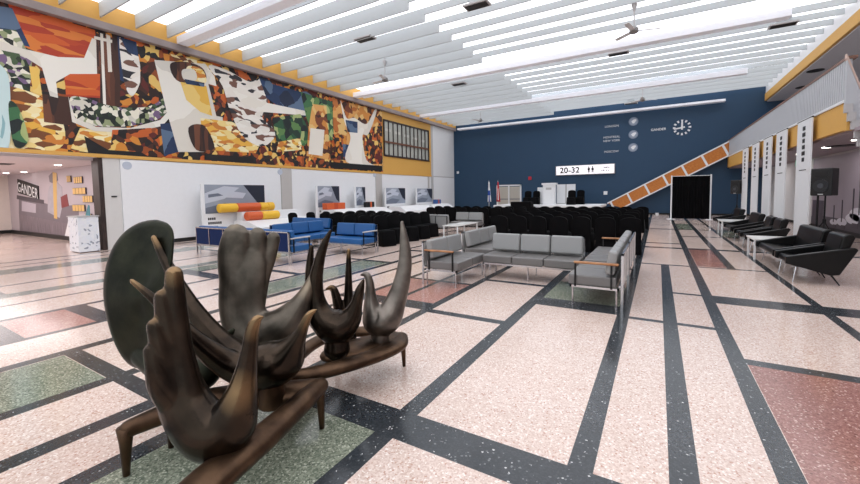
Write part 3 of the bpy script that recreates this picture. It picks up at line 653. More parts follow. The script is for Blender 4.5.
for i, (yy, xx, n) in enumerate(rows):
    for k in range(n):
        place_chair(xx+k*.56+random.uniform(-.02, .02), yy+random.uniform(-.05, .05), random.uniform(-.06, .06), 'black covered chair, %s of the %s' % (ON(k, n), rn[i]), 'covered chairs facing the stage')
cols = [(-7.25, 9.5, 5), (-7.92, 9.5, 5), (-8.6, 9.6, 5), (-9.3, 10.2, 4), (-9.98, 10.35, 4), (-10.66, 10.5, 4)]
for i, (xx, yy, n) in enumerate(cols):
    for k in range(n):
        place_chair(xx+random.uniform(-.03, .03), yy+k*.67, -PI/2-.32+random.uniform(-.08, .08), 'black covered chair, %s in the %s column from the right behind the blue sofas' % (['nearest', 'second nearest', 'third nearest', 'fourth nearest', 'farthest'][k if k < n-1 else 4], ORD[i]), 'covered chairs behind the blue sofas')
for k, (xx, yy) in enumerate([(-12.1, 10.3), (-11.75, 10.9), (-11.5, 11.5)]):
    place_chair(xx, yy, -PI/2+.2, 'black covered chair %s of three standing apart by the white wall' % ['left one', 'middle one', 'right one'][k], 'covered chairs standing apart')
for k, px in enumerate([527, 535.5, 571, 580]):
    q = S(px, 204, 26.4 if k != 2 else 25.6); place_chair(q.x, q.y, PI, 'black covered chair on the stage, %s' % ['far left one', 'just left of the lectern', 'before the wide white board', 'far right one'][k], 'covered chairs on the stage', SZ)
q = S(522.5, 210, 24.2); o = thing('skirted_table', 'small table in a black cloth at the left end of the stage', 'table', (q.x, 24.1, 0)); b = MB(); b.box(-.65, .65, -.35, .35, 0, .98); b.build('cloth', M_cloth, o, bevel=.03)
# flags
def flag(px, label, mats, spec):
    q = S(px, 204, 26.9); o = thing('flag', label, 'flag', (q.x, 26.9, 0), 0, 'flags on poles')
    b = MB(); b.tube([(0, 0, 0), (0, 0, 2.4)], .018, 8); b.build('pole', M_white2, o); b = MB(); b.disc((0, 0, 0), (0, 0, 1), .16, .04); b.build('base', M_chrome, o)
    b = MB(); b.tube([(0, 0, 2.4), (0, 0, 2.52)], [.03, .004], 8); b.build('finial', M_chrome, o)
    b = MB(); n = 14; rows_ = 12; V = []
    for j in range(rows_+1):
        z = 2.36-1.45*j/rows_; w_ = .07+.24*(j/rows_)
        V.append([b.bm.verts.new((-w_*.35+w_*i/n+.02, -.05-.05*math.sin(i*1.5)*(j/rows_)-.012, z)) for i in range(n+1)])
    for j in range(rows_):
        for i in range(n): b.mi(spec(i/n, j/rows_)).face([V[j][i], V[j][i+1], V[j+1][i+1], V[j+1][i]])
    c = b.build('cloth', mats, o, smooth=True); sd_ = c.modifiers.new('solid', 'SOLIDIFY'); sd_.thickness = .008
M_fr, M_fb = mat('flag_red', (200, 36, 48), .7), mat('flag_blue', (44, 84, 178), .7)
flag(489, 'blue and white flag on a pole left of the white door', [M_white2, M_fb], lambda u, v: 1 if (.35 < v < .6 and u < .8) or (v > .6 and .3 < u < .6) else 0)
flag(498, 'red and white flag on a pole before the white door', [M_fr, M_white2], lambda u, v: 1 if .35 < u < .62 and .3 < v < .85 else 0)

# ================================================================== MODULAR SOFAS
def sofa(name, label, n, w, cv, cs, back_m, arms, arm_m, group, depth=.68, top=.78):
    """local: x along the length from 0, faces -y; front at y=0, back at y=depth"""
    o = thing(name, label, 'sofa', group=group); L = n*w
    b = MB(); t_ = .028
    for y_ in (0.02, depth-.05): b.box(0, L, y_, y_+t_, .255, .285)
    for x_ in (0, L-t_): b.box(x_, x_+t_, .02, depth-.02, .255, .285)
    b.box(0, L, depth-.03, depth, .3, .33); b.build('frame', M_chrome, o)
    xsl = [0.03, L-.03] if n < 3 else [0.03, L/2, L-.03]
    for x_ in xsl:
        for y_ in (.06, depth-.06):
            b = MB(); b.tube([(x_, y_, 0), (x_, y_, .27)], .013, 10); b.disc((x_, y_, 0), (0, 0, 1), .022, .012, 12); b.build('leg', M_chrome, o)
    for k in range(n):
        b = MB(); b.box(k*w+.006, (k+1)*w-.006, 0, depth-.06, .29, .43); b.build('seat_cushion', cs, o, bevel=.022, seg=3)
        b = MB(); Rm = Matrix.Translation((0, depth-.08, .45)) @ Matrix.Rotation(-.16, 4, 'X')
        b.box(k*w+.008, (k+1)*w-.008, -.13, -.01, 0, top-.45, Rm); b.build('back_cushion', cv, o, bevel=.035, seg=3)
        b = MB(); b.box(k*w+.02, (k+1)*w-.02, depth, depth+.02, .31, top-.03); b.build('back_panel', back_m, o, bevel=.004)
    b = MB()
    for k in range(n+1): b.box(min(max(k*w-.011, 0), L-.022), min(max(k*w+.011, .022), L), depth-.005, depth+.026, .0 if k in (0, n) else .27, top-.02)
    b.box(0, L, depth-.005, depth+.026, top-.045, top-.02); b.build('back_frame', M_chrome, o)
    for s in arms:
        x_ = 0.0 if s < 0 else L
        b = MB(); b.box(x_-.03, x_+.03, .08, depth-.03, .595, .625); a = b.build('armrest', arm_m, o, bevel=.01)
        for y_ in (.1, depth-.12):
            b = MB(); b.box(x_-.012, x_+.012, y_-.012, y_+.012, .27, .6); b.build('arm_post', M_blk, a)
    return o
GW = mat('pale_back_panel', (206, 204, 202), .5)
Gs = lambda l, n, w, arms, back=GW: sofa('modular_sofa', l, n, w, M_greyv, M_greyvd, back, arms, M_oak, 'grey modular sofas')
s = Gs('grey two-seat sofa with a wooden arm, nearest the bird sculpture', 2, .6, (-1,)); s.location = (-2.86, 5.7, 0); s.rotation_euler = (0, 0, PI/2)
s = Gs('grey three-seat sofa behind the two-seat one, its back turned to the blue sofas', 3, .53, ()); s.location = (-2.9, 7.35, 0); s.rotation_euler = (0, 0, PI/2)
s = Gs('grey three-seat sofa facing the camera in front of the black covered chairs', 3, .572, ()); s.location = (-2.84, 6.68, 0)
s = Gs('grey two-seat sofa with wooden arm at the right, nearest the camera on the green terrazzo', 2, .6, (1,)); s.location = (-1.08, 6.82, 0); s.rotation_euler = (0, 0, -PI/2)
s = Gs('grey three-seat sofa with a wooden arm, behind the right-hand two-seat one', 3, .6, (-1,)); s.location = (-1.08, 8.75, 0); s.rotation_euler = (0, 0, -PI/2)
s = Gs('grey two-seat sofa seen from behind, far off beside a long white table', 2, .5, (), M_greyv); s.location = (-6.75, 13.3, 0); s.rotation_euler = (0, 0, PI)
s = Gs('grey two-seat sofa far off facing the camera beyond the long white table', 2, .6, ()); s.location = (-7.35, 14.0, 0)
Bs = lambda l, n, w, arms: sofa('modular_sofa', l, n, w, M_bluev, M_bluev, M_navyp, arms, M_ltgrey, 'blue modular sofas', top=.79)
s = Bs('long blue sofa seen from behind, its navy back panels toward the camera', 6, .64, (-1,)); s.location = (-7.22, 6.53, 0); s.rotation_euler = (0, 0, PI)
s = Bs('blue three-seat sofa set side-on between the long sofa and the white wall', 3, .62, ()); s.location = (-8.75, 7.0, 0); s.rotation_euler = (0, 0, PI/2)
s = Bs('blue three-seat sofa at the back, nearest the white wall', 3, .62, ()); s.location = (-11.55, 9.0, 0)
s = Bs('blue two-seat sofa with an arm at its right end, nearest the covered chairs', 2, .68, (1,)); s.location = (-7.98, 7.62, 0)
# tables
def table(label, loc, lx, ly, z, rz=0, g='white side tables'):
    o = thing('side_table', label, 'table', loc, rz, g)
    b = MB(); b.box(-lx/2, lx/2, -ly/2, ly/2, z-.03, z); b.build('table_top', M_tabletop, o, bevel=.006)
    for sx in (-1, 1):
        for sy in (-1, 1):
            b = MB(); b.box(sx*(lx/2-.04)-.018, sx*(lx/2-.04)+.018, sy*(ly/2-.04)-.018, sy*(ly/2-.04)+.018, 0, z-.03); b.build('leg', M_white2, o)
table('long white table between the far grey sofas', (-6.05, 12.35, 0), .6, 1.7, .5)
table('white side table between the nearest black sofa and the next black armchair', (2.25, 11.45, 0), .8, .8, .47)
table('white side table among the far black armchairs near the curtain', (2.3, 16.9, 0), .85, 1.0, .5)

# ================================================================== BLACK LOUNGE CHAIRS (face -x)
def lounge(name, label, L, cat, loc, group):
    """local: y along the width from 0 to L, faces -x, front at x=0, back at x=.85"""
    o = thing(name, label, cat, loc, 0, group)
    b = MB()
    for y_ in (0, L-.09):
        P = [(.0, y_, .44), (.0, y_, .32), (.12, y_, .29), (.56, y_, .16), (.66, y_, .18), (.86, y_, .6), (.82, y_, .635), (.6, y_, .585)]
        b2 = MB(); b2.prism(P, (0, .09, 0)); b2.build('armrest', M_black, o, bevel=.015)
    b = MB(); b.prism([(.03, .09, .33), (.1, .09, .28), (.6, .09, .16), (.66, .09, .3), (.62, .09, .36), (.06, .09, .42)], (0, L-.18, 0)); b.build('seat', M_black, o, bevel=.025, seg=3)
    b = MB(); b.prism([(.6, .07, .34), (.69, .07, .3), (.84, .07, .78), (.825, .07, .83), (.75, .07, .84), (.695, .07, .81)], (0, L-.14, 0)); b.build('backrest', M_black, o, bevel=.025, seg=3)
    for x_, dx in ((.16, -.05), (.56, .12)):
        for y_, dy in ((.12, -.05), (L-.12, .05)):
            b = MB(); b.tube([(x_, y_, .27 if x_ < .3 else .2), (x_+dx, y_+dy, 0)], [.016, .009], 10); b.build('leg', M_chrome if x_ < .3 else M_blk, o)
    return o
GL = 'black lounge seats along the right side'
lounge('armchair', 'black leather armchair nearest to the camera at the right', .78, 'armchair', (1.88, 8.6, 0), GL)
lounge('lounge_sofa', 'black two-seat sofa beside the nearest black armchair', 1.5, 'sofa', (1.88, 9.48, 0), GL)
lounge('armchair', 'black armchair beyond the nearer white side table, first of the middle pair', .78, 'armchair', (1.9, 12.3, 0), GL)
lounge('armchair', 'black armchair second of the middle pair, farther from the side table', .78, 'armchair', (1.9, 13.25, 0), GL)
lounge('lounge_sofa', 'black two-seat sofa just before the farther white side table', 1.45, 'sofa', (1.92, 14.75, 0), GL)
lounge('lounge_sofa', 'black two-seat sofa farthest away, nearest the curtain', 1.45, 'sofa', (1.95, 18.0, 0), GL)

# ================================================================== SPEAKERS
def speaker(label, q, h, w, label2):
    st_ = thing('speaker_stand', label2, 'stand', (q.x, q.y, 0), 0, 'speaker stands'); z = q.z-h/2
    b = MB(); b.tube([(0, 0, .1), (0, 0, z)], .018, 10); b.build('pole', M_blk, st_)
    if h > .67: b = MB(); b.tube([(-.16, -.1, .02), (-.16, -.1, z)], .022, 10); b.build('pole', M_blk, st_); b = MB(); b.disc((-.16, -.1, 0), (0, 0, 1), .16, .02); b.build('pole_base', M_blk, st_)
    for k in range(3):
        a = .5+k*2*PI/3; b = MB(); b.tube([(0, 0, .75), (.45*math.cos(a), .45*math.sin(a), .0)], .012, 8); b.build('leg', M_blk, st_)
    b = MB(); b.tube([(0, 0, .7), (0, 0, .8)], .035, 12); b.build('collar', M_blk, st_)
    o = thing('loudspeaker', label, 'loudspeaker', (q.x, q.y, z), 0, 'loudspeakers'); o.rotation_euler = (0, 0, -.75)
    b = MB(); b.prism([(-w/2, -w*.42, 0), (w/2, -w*.42, 0), (w*.36, w*.42, 0), (-w*.36, w*.42, 0)], (0, 0, h)); b.build('cabinet', mat('speaker_black', (20, 21, 23), .5), o, bevel=.02)
    b = MB(); b.disc((0, -w*.42-.001, h*.36), (0, -1, 0), w*.36, .012, 28); c_ = b.build('woofer', mat('speaker_cone', (38, 40, 44), .35), o); b = MB(); b.disc((0, -w*.42-.013, h*.36), (0, -1, 0), w*.14, .012, 20); b.build('dust_cap', mat('dust_cap_grey', (70, 74, 80), .3), c_)
    b = MB(); b.box(-w*.3, w*.3, -w*.42-.012, -w*.42, h*.68, h*.9); b.build('horn', M_ink, o, bevel=.01)
    b = MB(); b.box(-.05, .05, -w*.42-.012, -w*.42, h*.03, h*.07); b.build('badge', M_ltgrey, o)
speaker('large black loudspeaker on a tripod beside the nearest banner', atd(826, 182, 9.6), .68, .44, 'black tripod stand under the large loudspeaker')
speaker('small black loudspeaker on a tripod near the curtain, far right', atd(737.5, 187, 18.5), .66, .42, 'black tripod stand under the far loudspeaker near the curtain')

# ================================================================== DISPLAY BOARDS on the left
def board(xa, xb, yt, yb, label, seed, X=-14.25):
    A, B = at(xa, yt, 0, X), at(xb, yt, 0, X); zb = at(xa, yb, 0, X).z
    L = B.y-A.y; o = thing('display_board', label, 'display board', (X, (A.y+B.y)/2, 0), 0, 'display boards')
    b = MB(); b.box(-.06, 0, -L/2-.12, L/2, 0, A.z+.02); b.build('panel', M_white2, o, bevel=.005)
    b = MB(); b.box(0, .006, -L/2, L/2, zb, A.z); ph = b.build('picture', mat('print_steel_%d' % seed, (150, 158, 172), .45, noise=.2, nscale=1.5), o)
    h = A.z-zb; r = random.Random(seed)
    def pl(pts, m_, d): 
        b = MB(); b.prism([(.006+d, -L/2+u*L, zb+v*h) for u, v in pts], (.002, 0, 0)); b.build('picture_shape', m_, o)
    dk = mat('print_navy_black', (36, 42, 58), .45); lt = mat('print_pale_steel', (196, 202, 214), .45); md = mat('print_mid_steel', (108, 116, 132), .45)
    pl([(.62, 1), (1, 1), (1, .2), (.85, .35)], dk, .001); pl([(0, .35), (.3, .5), (.55, .9), (.3, .95), (0, .7)], lt, .002); pl([(0, 0), (.5, 0), (.7, .25), (.3, .35), (0, .2)], md, .001); pl([(.3, .55), (.6, .5), (.66, .7), (.36, .78)], lt, .004); pl([(.05, .55), (.28, .62), (.2, .7), (.05, .66)], md, .004)
    for j, w_ in enumerate((.3, .55, .38)):
        x_ = -L/2+.08; b = MB()
        for i in range(int(w_*14)): b.box(.001, .004, x_+i*.075, x_+i*.075+.055, zb-.24-j*.16, zb-.15-j*.16)
        b.build('lettering', M_ink, o)
    return o, L, A, zb
def plinth(y0, y1, label, z=.85, x0=-14.15, x1=-12.6):
    o = thing('display_plinth', label, 'plinth', ((x0+x1)/2, (y0+y1)/2, 0), 0, 'sloping white plinths'); hw, hl = (x1-x0)/2, (y1-y0)/2
    b = MB(); b.prism([(-hw, -hl, .05), (hw, -hl, .05), (hw, -hl, z*.66), (-hw+.85, -hl, z), (-hw, -hl, z)], (0, 2*hl, 0)); b.build('body', M_white2, o, bevel=.01)
    b = MB(); b.box(-hw+.05, hw-.05, -hl+.25, hl-.05, 0, .05); b.build('base', M_ltgrey, o); return o
bd = [board(204, 264, 184.5, 214, 'display board with a grey picture behind the yellow and orange bolsters', 1), board(317.5, 339, 186, 207.5, 'narrow display board with an orange block before it, second along the left wall', 2), board(356, 365, 187, 205.5, 'narrowest display board, third along the left wall', 3), board(386, 405, 188, 204, 'display board fourth along the left wall, right of the second grey pillar', 4), board(417, 432, 188.5, 202.5, 'display board farthest along the left wall beside the blue block', 5)]
plinth(8.9, 11.9, 'sloping white plinth carrying the yellow and orange bolsters', .66); o = thing('display_riser', 'white box riser under the upper yellow and orange bolster', 'riser', (-13.92, 10.4, .662)); b = MB(); b.box(-.2, .16, -1.4, 1.4, 0, .335); b.build('box', M_white2, o, bevel=.01); plinth(13.4, 17.4, 'sloping white plinth before the narrow display boards', .88); plinth(18.9, 22.2, 'sloping white plinth before the fourth display board', .84, -14.15, -12.9); plinth(22.5, 25.2, 'sloping white plinth before the farthest display board', .84, -14.15, -12.9)
M_by, M_bo = mat('bolster_yellow', (234, 184, 50), .5), mat('bolster_orange', (208, 92, 44), .5)
def bolster(xa, xb, yc, rpx, segs, label, X):
    A, B = at(xa, yc, 0, X), at(xb, yc, 0, X); L = B.y-A.y; r = .17
    o = thing('bolster', label, 'bolster', (X, A.y, .905+r if rpx == 0 else rpx), 0, 'display bolsters')
    for f0, f1, m_ in segs:
        b = MB(); y0, y1 = f0*L, f1*L
        b.tube([(0, y0, 0), (0, y0+.03, 0), (0, y1-.03, 0), (0, y1, 0)], [r*.8, r, r, r*.8], 24); b.build('segment', m_, o, smooth=False)
bolster(218.5, 273, 208, 1.17, [(0, .3, M_by), (.3, .72, M_bo), (.72, .87, M_by), (.87, 1, M_by)], 'yellow and orange bolster, the upper long one before the first display board', -13.95)
bolster(246, 278, 215, .832, [(0, .45, M_bo), (.45, 1, M_by)], 'yellow and orange bolster, the lower short one on the white plinth', -13.53)
def block(px, py, X, sx, sy, sz, z, m_, name, label, cat):
    q = at(px, py, 0, X); o = thing(name, label, cat, (X, q.y, z)); b = MB(); b.box(-sx/2, sx/2, -sy/2, sy/2, 0, sz); b.build('body', m_, o, bevel=.03); b = MB(); b.box(-sx/2-.005, sx/2+.005, -sy*.1, sy*.1, 0, sz+.006); b.build('strap', M_bo if m_ != M_bo else mat('bolster_dark_orange', (186, 74, 36), .5), o)
block(334, 203, -13.9, .3, 1.3, .32, .885, M_bo, 'orange_block', 'orange padded block on the plinth before the second display board', 'block')
block(369, 203, -13.9, .3, .6, .3, .885, M_ink, 'black_block', 'small black block on the plinth beside the narrowest display board', 'block')
block(437, 199.5, -13.9, .3, .7, .3, .845, mat('block_blue', (58, 92, 150), .5), 'blue_block', 'small blue block on the plinth at the farthest display board', 'block')

# ================================================================== BIRD SCULPTURE
def bronze(name, a, c, hi, rough=.34):
    m = bpy.data.materials.new(name); m.use_nodes = True; nt = m.node_tree; b = nt.nodes['Principled BSDF']
    tc = nt.nodes.new('ShaderNodeTexCoord'); n = nt.nodes.new('ShaderNodeTexNoise'); n.inputs['Scale'].default_value = 7; n.inputs['Detail'].default_value = 6
    nt.links.new(tc.outputs['Object'], n.inputs['Vector'])
    r = nt.nodes.new('ShaderNodeValToRGB'); r.color_ramp.elements[0].position = .36; r.color_ramp.elements[1].position = .66
    r.color_ramp.elements[0].color = s2l([k/255 for k in a])+(1,); r.color_ramp.elements[1].color = s2l([k/255 for k in c])+(1,)
    nt.links.new(n.outputs['Fac'], r.inputs['Fac'])
    at_ = nt.nodes.new('ShaderNodeAttribute'); at_.attribute_name = 'wear'
    mx = nt.nodes.new('ShaderNodeMix'); mx.data_type = 'RGBA'; mx.inputs[7].default_value = s2l([k/255 for k in hi])+(1,)
    nt.links.new(at_.outputs['Fac'], mx.inputs[0]); nt.links.new(r.outputs['Color'], mx.inputs[6]); nt.links.new(mx.outputs[2], b.inputs['Base Color'])
    b.inputs['Metallic'].default_value = .9
    rg = nt.nodes.new('ShaderNodeMapRange'); rg.inputs['To Min'].default_value = rough-.06; rg.inputs['To Max'].default_value = rough+.12
    nt.links.new(n.outputs['Fac'], rg.inputs['Value']); nt.links.new(rg.outputs['Result'], b.inputs['Roughness'])
    n2 = nt.nodes.new('ShaderNodeTexNoise'); n2.inputs['Scale'].default_value = 45; nt.links.new(tc.outputs['Object'], n2.inputs['Vector'])
    bp = nt.nodes.new('ShaderNodeBump'); bp.inputs['Strength'].default_value = .12; bp.inputs['Distance'].default_value = .006; nt.links.new(n2.outputs['Fac'], bp.inputs['Height']); nt.links.new(bp.outputs['Normal'], b.inputs['Normal'])
    return m
BR = bronze('bronze_dark', (36, 30, 25), (60, 50, 41), (170, 138, 100), .21)
BR2 = bronze('bronze_silvery', (96, 90, 84), (126, 119, 112), (176, 160, 140), .32)
BRG = bronze('bronze_green', (28, 30, 23), (44, 46, 35), (130, 110, 84), .4)
BRB = bronze('bronze_base', (62, 46, 35), (98, 76, 58), (150, 120, 92), .4)
BR3 = bronze('bronze_grey_brown', (74, 69, 62), (102, 95, 86), (150, 136, 116), .36)
def crom(P, k):
    out = []
    for i in range(len(P)-1):
        a, b, c, d = P[max(i-1, 0)], P[i], P[i+1], P[min(i+2, len(P)-1)]
        for j in range(k):
            t = j/k; out.append(tuple(.5*(2*b[u]+(-a[u]+c[u])*t+(2*a[u]-5*b[u]+4*c[u]-d[u])*t*t+(-a[u]+3*b[u]-3*c[u]+d[u])*t**3) for u in range(len(b))))
    out.append(tuple(P[-1])); return out
def sweep_world(mb, P, view, n=22):
    """P: list of (Vector, r1, r2); r1 across the path at right angles to view, r2 along view"""
    rings = []
    for i, (c, r1, r2) in enumerate(P):
        T = (P[min(i+1, len(P)-1)][0]-P[max(i-1, 0)][0]).normalized(); N = T.cross(view).normalized(); B = N.cross(T).normalized(); rings.append((c, T, N, B, max(r1, .002), max(r2, .002)))
    full = []
    c, T, N, B, r1, r2 = rings[0]; rm = r1
    for k in (88, 60, 30): a = math.radians(k); full.append((c-T*rm*math.sin(a), N*r1*math.cos(a), B*r2*math.cos(a)))
    for c, T, N, B, r1, r2 in rings: full.append((c, N*r1, B*r2))
    c, T, N, B, r1, r2 = rings[-1]; rm = r1
    for k in (30, 60, 88): a = math.radians(k); full.append((c+T*rm*math.sin(a), N*r1*math.cos(a), B*r2*math.cos(a)))
    mb.sweep(full, n)
def fuse(mb, name, m_, parent, loc, voxel=.009, smooth=8, tips=()):
    me = mb.mesh(name, m_); o = bpy.data.objects.new(name, me); COL.objects.link(o)
    r = o.modifiers.new('r', 'REMESH'); r.mode = 'VOXEL'; r.voxel_size = voxel; s_ = o.modifiers.new('s', 'SMOOTH'); s_.iterations = smooth; s_.factor = .5
    bpy.context.view_layer.update()
    me2 = bpy.data.meshes.new_from_object(o.evaluated_get(bpy.context.evaluated_depsgraph_get())); me2.name = name
    me2.transform(Matrix.Translation(-Vector(loc)))
    if not me2.materials: me2.materials.append(m_)
    wa = me2.attributes.new('wear', 'FLOAT', 'POINT'); L = Vector(loc)
    vals = [0.0]*len(me2.vertices)
    for tp, rad in tips:
        for i, v in enumerate(me2.vertices):
            d = (v.co+L-tp).length
            if d < rad: vals[i] = max(vals[i], .6*(1-d/rad))
    wa.data.foreach_set('value', vals)
    for p in me2.polygons: p.use_smooth = True
    o.modifiers.clear(); o.data = me2; o.parent = parent
    return o
def strand(mb, pts, d, k=6):
    """pts: photo x, y, half width in px, depth offset, thickness ratio"""
    Q = crom([(x, y, r, dd, fl) for x, y, r, dd, fl in pts], k)
    P = []
    for x, y, r, dd, fl in Q:
        D_ = d+dd; P.append((atd(x, y, D_), r*D_/F, r*D_/F*fl))
    sweep_world(mb, P, FX)
def tip(x, y, d, r): return (atd(x, y, d), r)
LA = (-2.2, 1.3, 0)
SA = thing('bird_sculpture', 'dark bronze sculpture of upswept birds on a low legged base, nearest the camera', 'sculpture', LA, 0, 'bronze bird groups')
LB = (-2.3, 2.3, 0)
SB = thing('bird_sculpture', 'smaller group of bronze birds on a legged base behind the nearest group', 'sculpture', LB, 0, 'bronze bird groups')
# ---- base A
UPV = Vector((0, 0, 1))
def bar(mb, pts, k=6):
    Q = crom(pts, k); sweep_world(mb, [(Vector(q[:3]), q[3], q[4]) for q in Q], UPV)
b = MB()
bar(b, [(-1.72, .66, .245, .085, .065), (-1.80, .95, .26, .105, .072), (-1.865, 1.3, .265, .09, .068), (-1.935, 1.6, .275, .075, .064), (-1.99, 1.83, .28, .055, .055)])
bar(b, [(-1.99, 1.83, .285, .05, .05), (-2.13, 1.66, .275, .12, .064), (-2.33, 1.5, .275, .13, .064), (-2.5, 1.33, .285, .11, .055), (-2.57, 1.14, .28, .085, .055), (-2.6, .94, .275, .05, .05)])
bar(b, [(-2.5, 1.33, .28, .08, .05), (-2.6, 1.25, .28, .07, .05), (-2.67, 1.19, .28, .045, .045)])
fuse(b, 'base', BRB, SA, LA, .009, 8)
def leg(parent, loc, top, bot, r0=.045, r1=.018):
    b = MB(); T, B = Vector(top)-Vector(loc), Vector(bot)-Vector(loc)
    b.tube([T, T.lerp(B, .3), T.lerp(B, .7), B], [r0, r0*.72, r1*1.25, r1], 14); b.build('leg', BRB, parent, smooth=True)
leg(SA, LA, (-2.6, .925, .29), (-2.615, .92, 0)); leg(SA, LA, (-1.99, 1.82, .29), (-1.96, 1.8, 0), .04); leg(SA, LA, (-2.66, 1.19, .29), (-2.66, 1.18, 0), .04); leg(SA, LA, (-1.71, .66, .27), (-1.7, .64, 0))
# ---- bird 1 : upright hand-like wing
b = MB(); d1 = 1.98
strand(b, [(263, 317, 1.6, 0, 1), (257, 319.5, 5, 0, 1), (252.5, 330, 6.6, 0, 1), (249.5, 350, 8.2, 0, 1), (246, 372, 11, 0, 1), (241, 395, 16, 0, 1), (230, 424, 26, .0, .85), (210, 432, 29, .0, .8), (190, 412, 27, .01, .7), (176, 380, 24, .02, .55), (171, 350, 20.5, .02, .5)], d1)
strand(b, [(185, 395, 20, 0, .6), (177, 350, 16, .01, .6), (175.5, 310, 11.5, .02, .75), (174, 274, 8.2, .03, .9)], d1)
strand(b, [(182, 395, 20, 0, .6), (171, 350, 16, 0, .6), (167, 320, 11.5, 0, .75), (163, 297, 8.2, 0, .9)], d1)
strand(b, [(180, 400, 20, 0, .6), (165, 365, 15, -.02, .65), (160, 342, 10.5, -.03, .8), (155.5, 326, 8.2, -.03, .9)], d1)
strand(b, [(182, 408, 20, 0, .6), (163, 385, 15, -.04, .65), (156, 365, 10.5, -.05, .8), (151.5, 351, 7.6, -.05, .9)], d1)
fuse(b, 'bird', BR, SA, LA, .0075, 5, [tip(174, 268, d1, .11), tip(162, 292, d1, .04), tip(154, 320, d1-.03, .04), tip(259, 318, d1, .13), tip(236, 392, d1-.07, .12)])
# ---- bird 2 : long horns
b = MB(); d2 = 2.5
strand(b, [(316.5, 309.5, 1.3, -.05, 1), (309, 315, 4, -.05, 1), (304, 325, 5.2, -.05, 1), (297, 340, 9, -.04, 1), (284, 358, 21, 0, .95), (262, 366, 23, 0, .9), (240, 358, 16, .05, .9), (216, 337, 11, .1, .9), (196, 313, 9, .15, .9), (181, 290, 7.5, .2, .9), (166, 262, 5.2, .24, .9), (154, 238, 3.2, .28, .9)], d2)
strand(b, [(255, 372, 19, 0, .9), (228, 364, 14, -.05, .9), (202, 346, 10.5, -.12, .9), (180, 326, 8, -.17, .9), (156, 301, 5, -.2, .9), (132, 281, 2.6, -.22, .9)], d2)
fuse(b, 'bird', BR, SA, LA, .008, 5, [tip(153, 236, d2+.28, .13), tip(131, 280, d2-.22, .1), tip(314, 311, d2-.05, .16)])
b = MB(); q = atd(272, 390, 2.5); b.tube([q+Vector((0, 0, -.1)), q+Vector((0, 0, .06))], [.09, .075], 20); fuse(b, 'foot', BRB, SA, LA, .01, 4)
# ---- bird 3 : broad leaf wing
b = MB(); d3 = 2.78
out = [(156, 219), (168, 223), (174, 233), (173.5, 255), (170, 285), (164, 320), (156, 350), (146, 366), (134, 368), (121, 356), (110, 332), (103.5, 302), (104, 275), (111, 250), (124, 232), (140, 222)]
o2 = crom([(x, y) for x, y in out+out[:1]], 5)[:-1]
cxp, cyp = 140, 298; lay = []
for s_, dd in ((.9, .055), (.97, .035), (1.0, .0), (.98, -.03), (.93, -.045)):
    lay.append([b.bm.verts.new(atd(cxp+(x-cxp)*s_, cyp+(y-cyp)*s_, d3+dd+.12*((y-cyp)/75)**2-.0018*(x-cxp))) for x, y in o2])
for p_, q_ in zip(lay, lay[1:]):
    for k in range(len(p_)): b.face([p_[k], p_[(k+1) % len(p_)], q_[(k+1) % len(p_)], q_[k]])
for l_, dd in ((lay[0], .06), (lay[-1], -.035)):
    c_ = b.bm.verts.new(atd(cxp, cyp, d3+dd-.02))
    for k in range(len(l_)): b.face([l_[k], l_[(k+1) % len(l_)], c_])
strand(b, [(142, 352, 14, .1, .6), (160, 366, 14, .02, .9), (182, 374, 17, -.1, .9), (202, 373, 17, -.15, .9), (218, 358, 10, -.15, .9), (226, 340, 6, -.15, .9), (233, 330, 2.5, -.15, .9)], d3)
strand(b, [(192, 376, 12, -.12, 1), (195, 396, 14, -.15, 1)], d3)
fuse(b, 'bird', BRG, SA, LA, .009, 6, [])
# ---- base B
b = MB()
bar(b, [(-2.34, 1.74, .29, .04, .045), (-2.2, 1.86, .29, .065, .05), (-2.06, 2.1, .29, .075, .05), (-1.95, 2.4, .29, .085, .05), (-1.93, 2.65, .29, .09, .05), (-2.0, 2.82, .29, .06, .045)])
bar(b, [(-2.34, 1.74, .29, .04, .045), (-2.46, 1.98, .285, .05, .045), (-2.6, 2.3, .285, .07, .045), (-2.62, 2.62, .285, .07, .045)])
bar(b, [(-2.0, 2.82, .29, .06, .045), (-2.1, 2.64, .295, .14, .05), (-2.2, 2.4, .295, .16, .05), (-2.26, 2.22, .295, .11, .05)])
bar(b, [(-2.0, 2.8, .29, .06, .04), (-2.35, 2.8, .285, .08, .045), (-2.62, 2.62, .285, .07, .045)])
fuse(b, 'base', BRB, SB, LB, .01, 8)
leg(SB, LB, (-2.0, 2.84, .29), (-2.005, 2.86, 0), .035, .015); leg(SB, LB, (-2.64, 2.64, .29), (-2.66, 2.66, 0), .035, .015); leg(SB, LB, (-2.37, 1.84, .29), (-2.4, 1.86, 0), .035, .015)
# ---- bird 4 : three lobed wing
b = MB(); d4 = 3.02
strand(b, [(312, 276, 3, .1, 1), (308, 290, 7, .08, 1), (300, 305, 11, .05, 1), (285, 325, 20, 0, .8), (268, 335, 24, 0, .7), (250, 328, 24, 0, .55), (242, 308, 23, 0, .38), (242, 280, 23, 0, .3), (243, 262, 23, .01, .25)], d4)
strand(b, [(240, 315, 18, 0, .4), (236, 280, 17, 0, .36), (234, 255, 16.5, .0, .36), (236, 238, 14.5, .0, .38)], d4)
strand(b, [(248, 315, 16, 0, .4), (252, 280, 14, .02, .42), (256, 255, 10.5, .03, .5), (257.5, 236, 9, .03, .55)], d4)
strand(b, [(252, 315, 12, 0, .5), (260, 280, 9.5, .04, .5), (268, 258, 8, .06, .6), (273.5, 238.5, 6.8, .07, .65)], d4)
strand(b, [(268, 340, 14, 0, 1), (272, 356, 12, 0, 1)], d4)
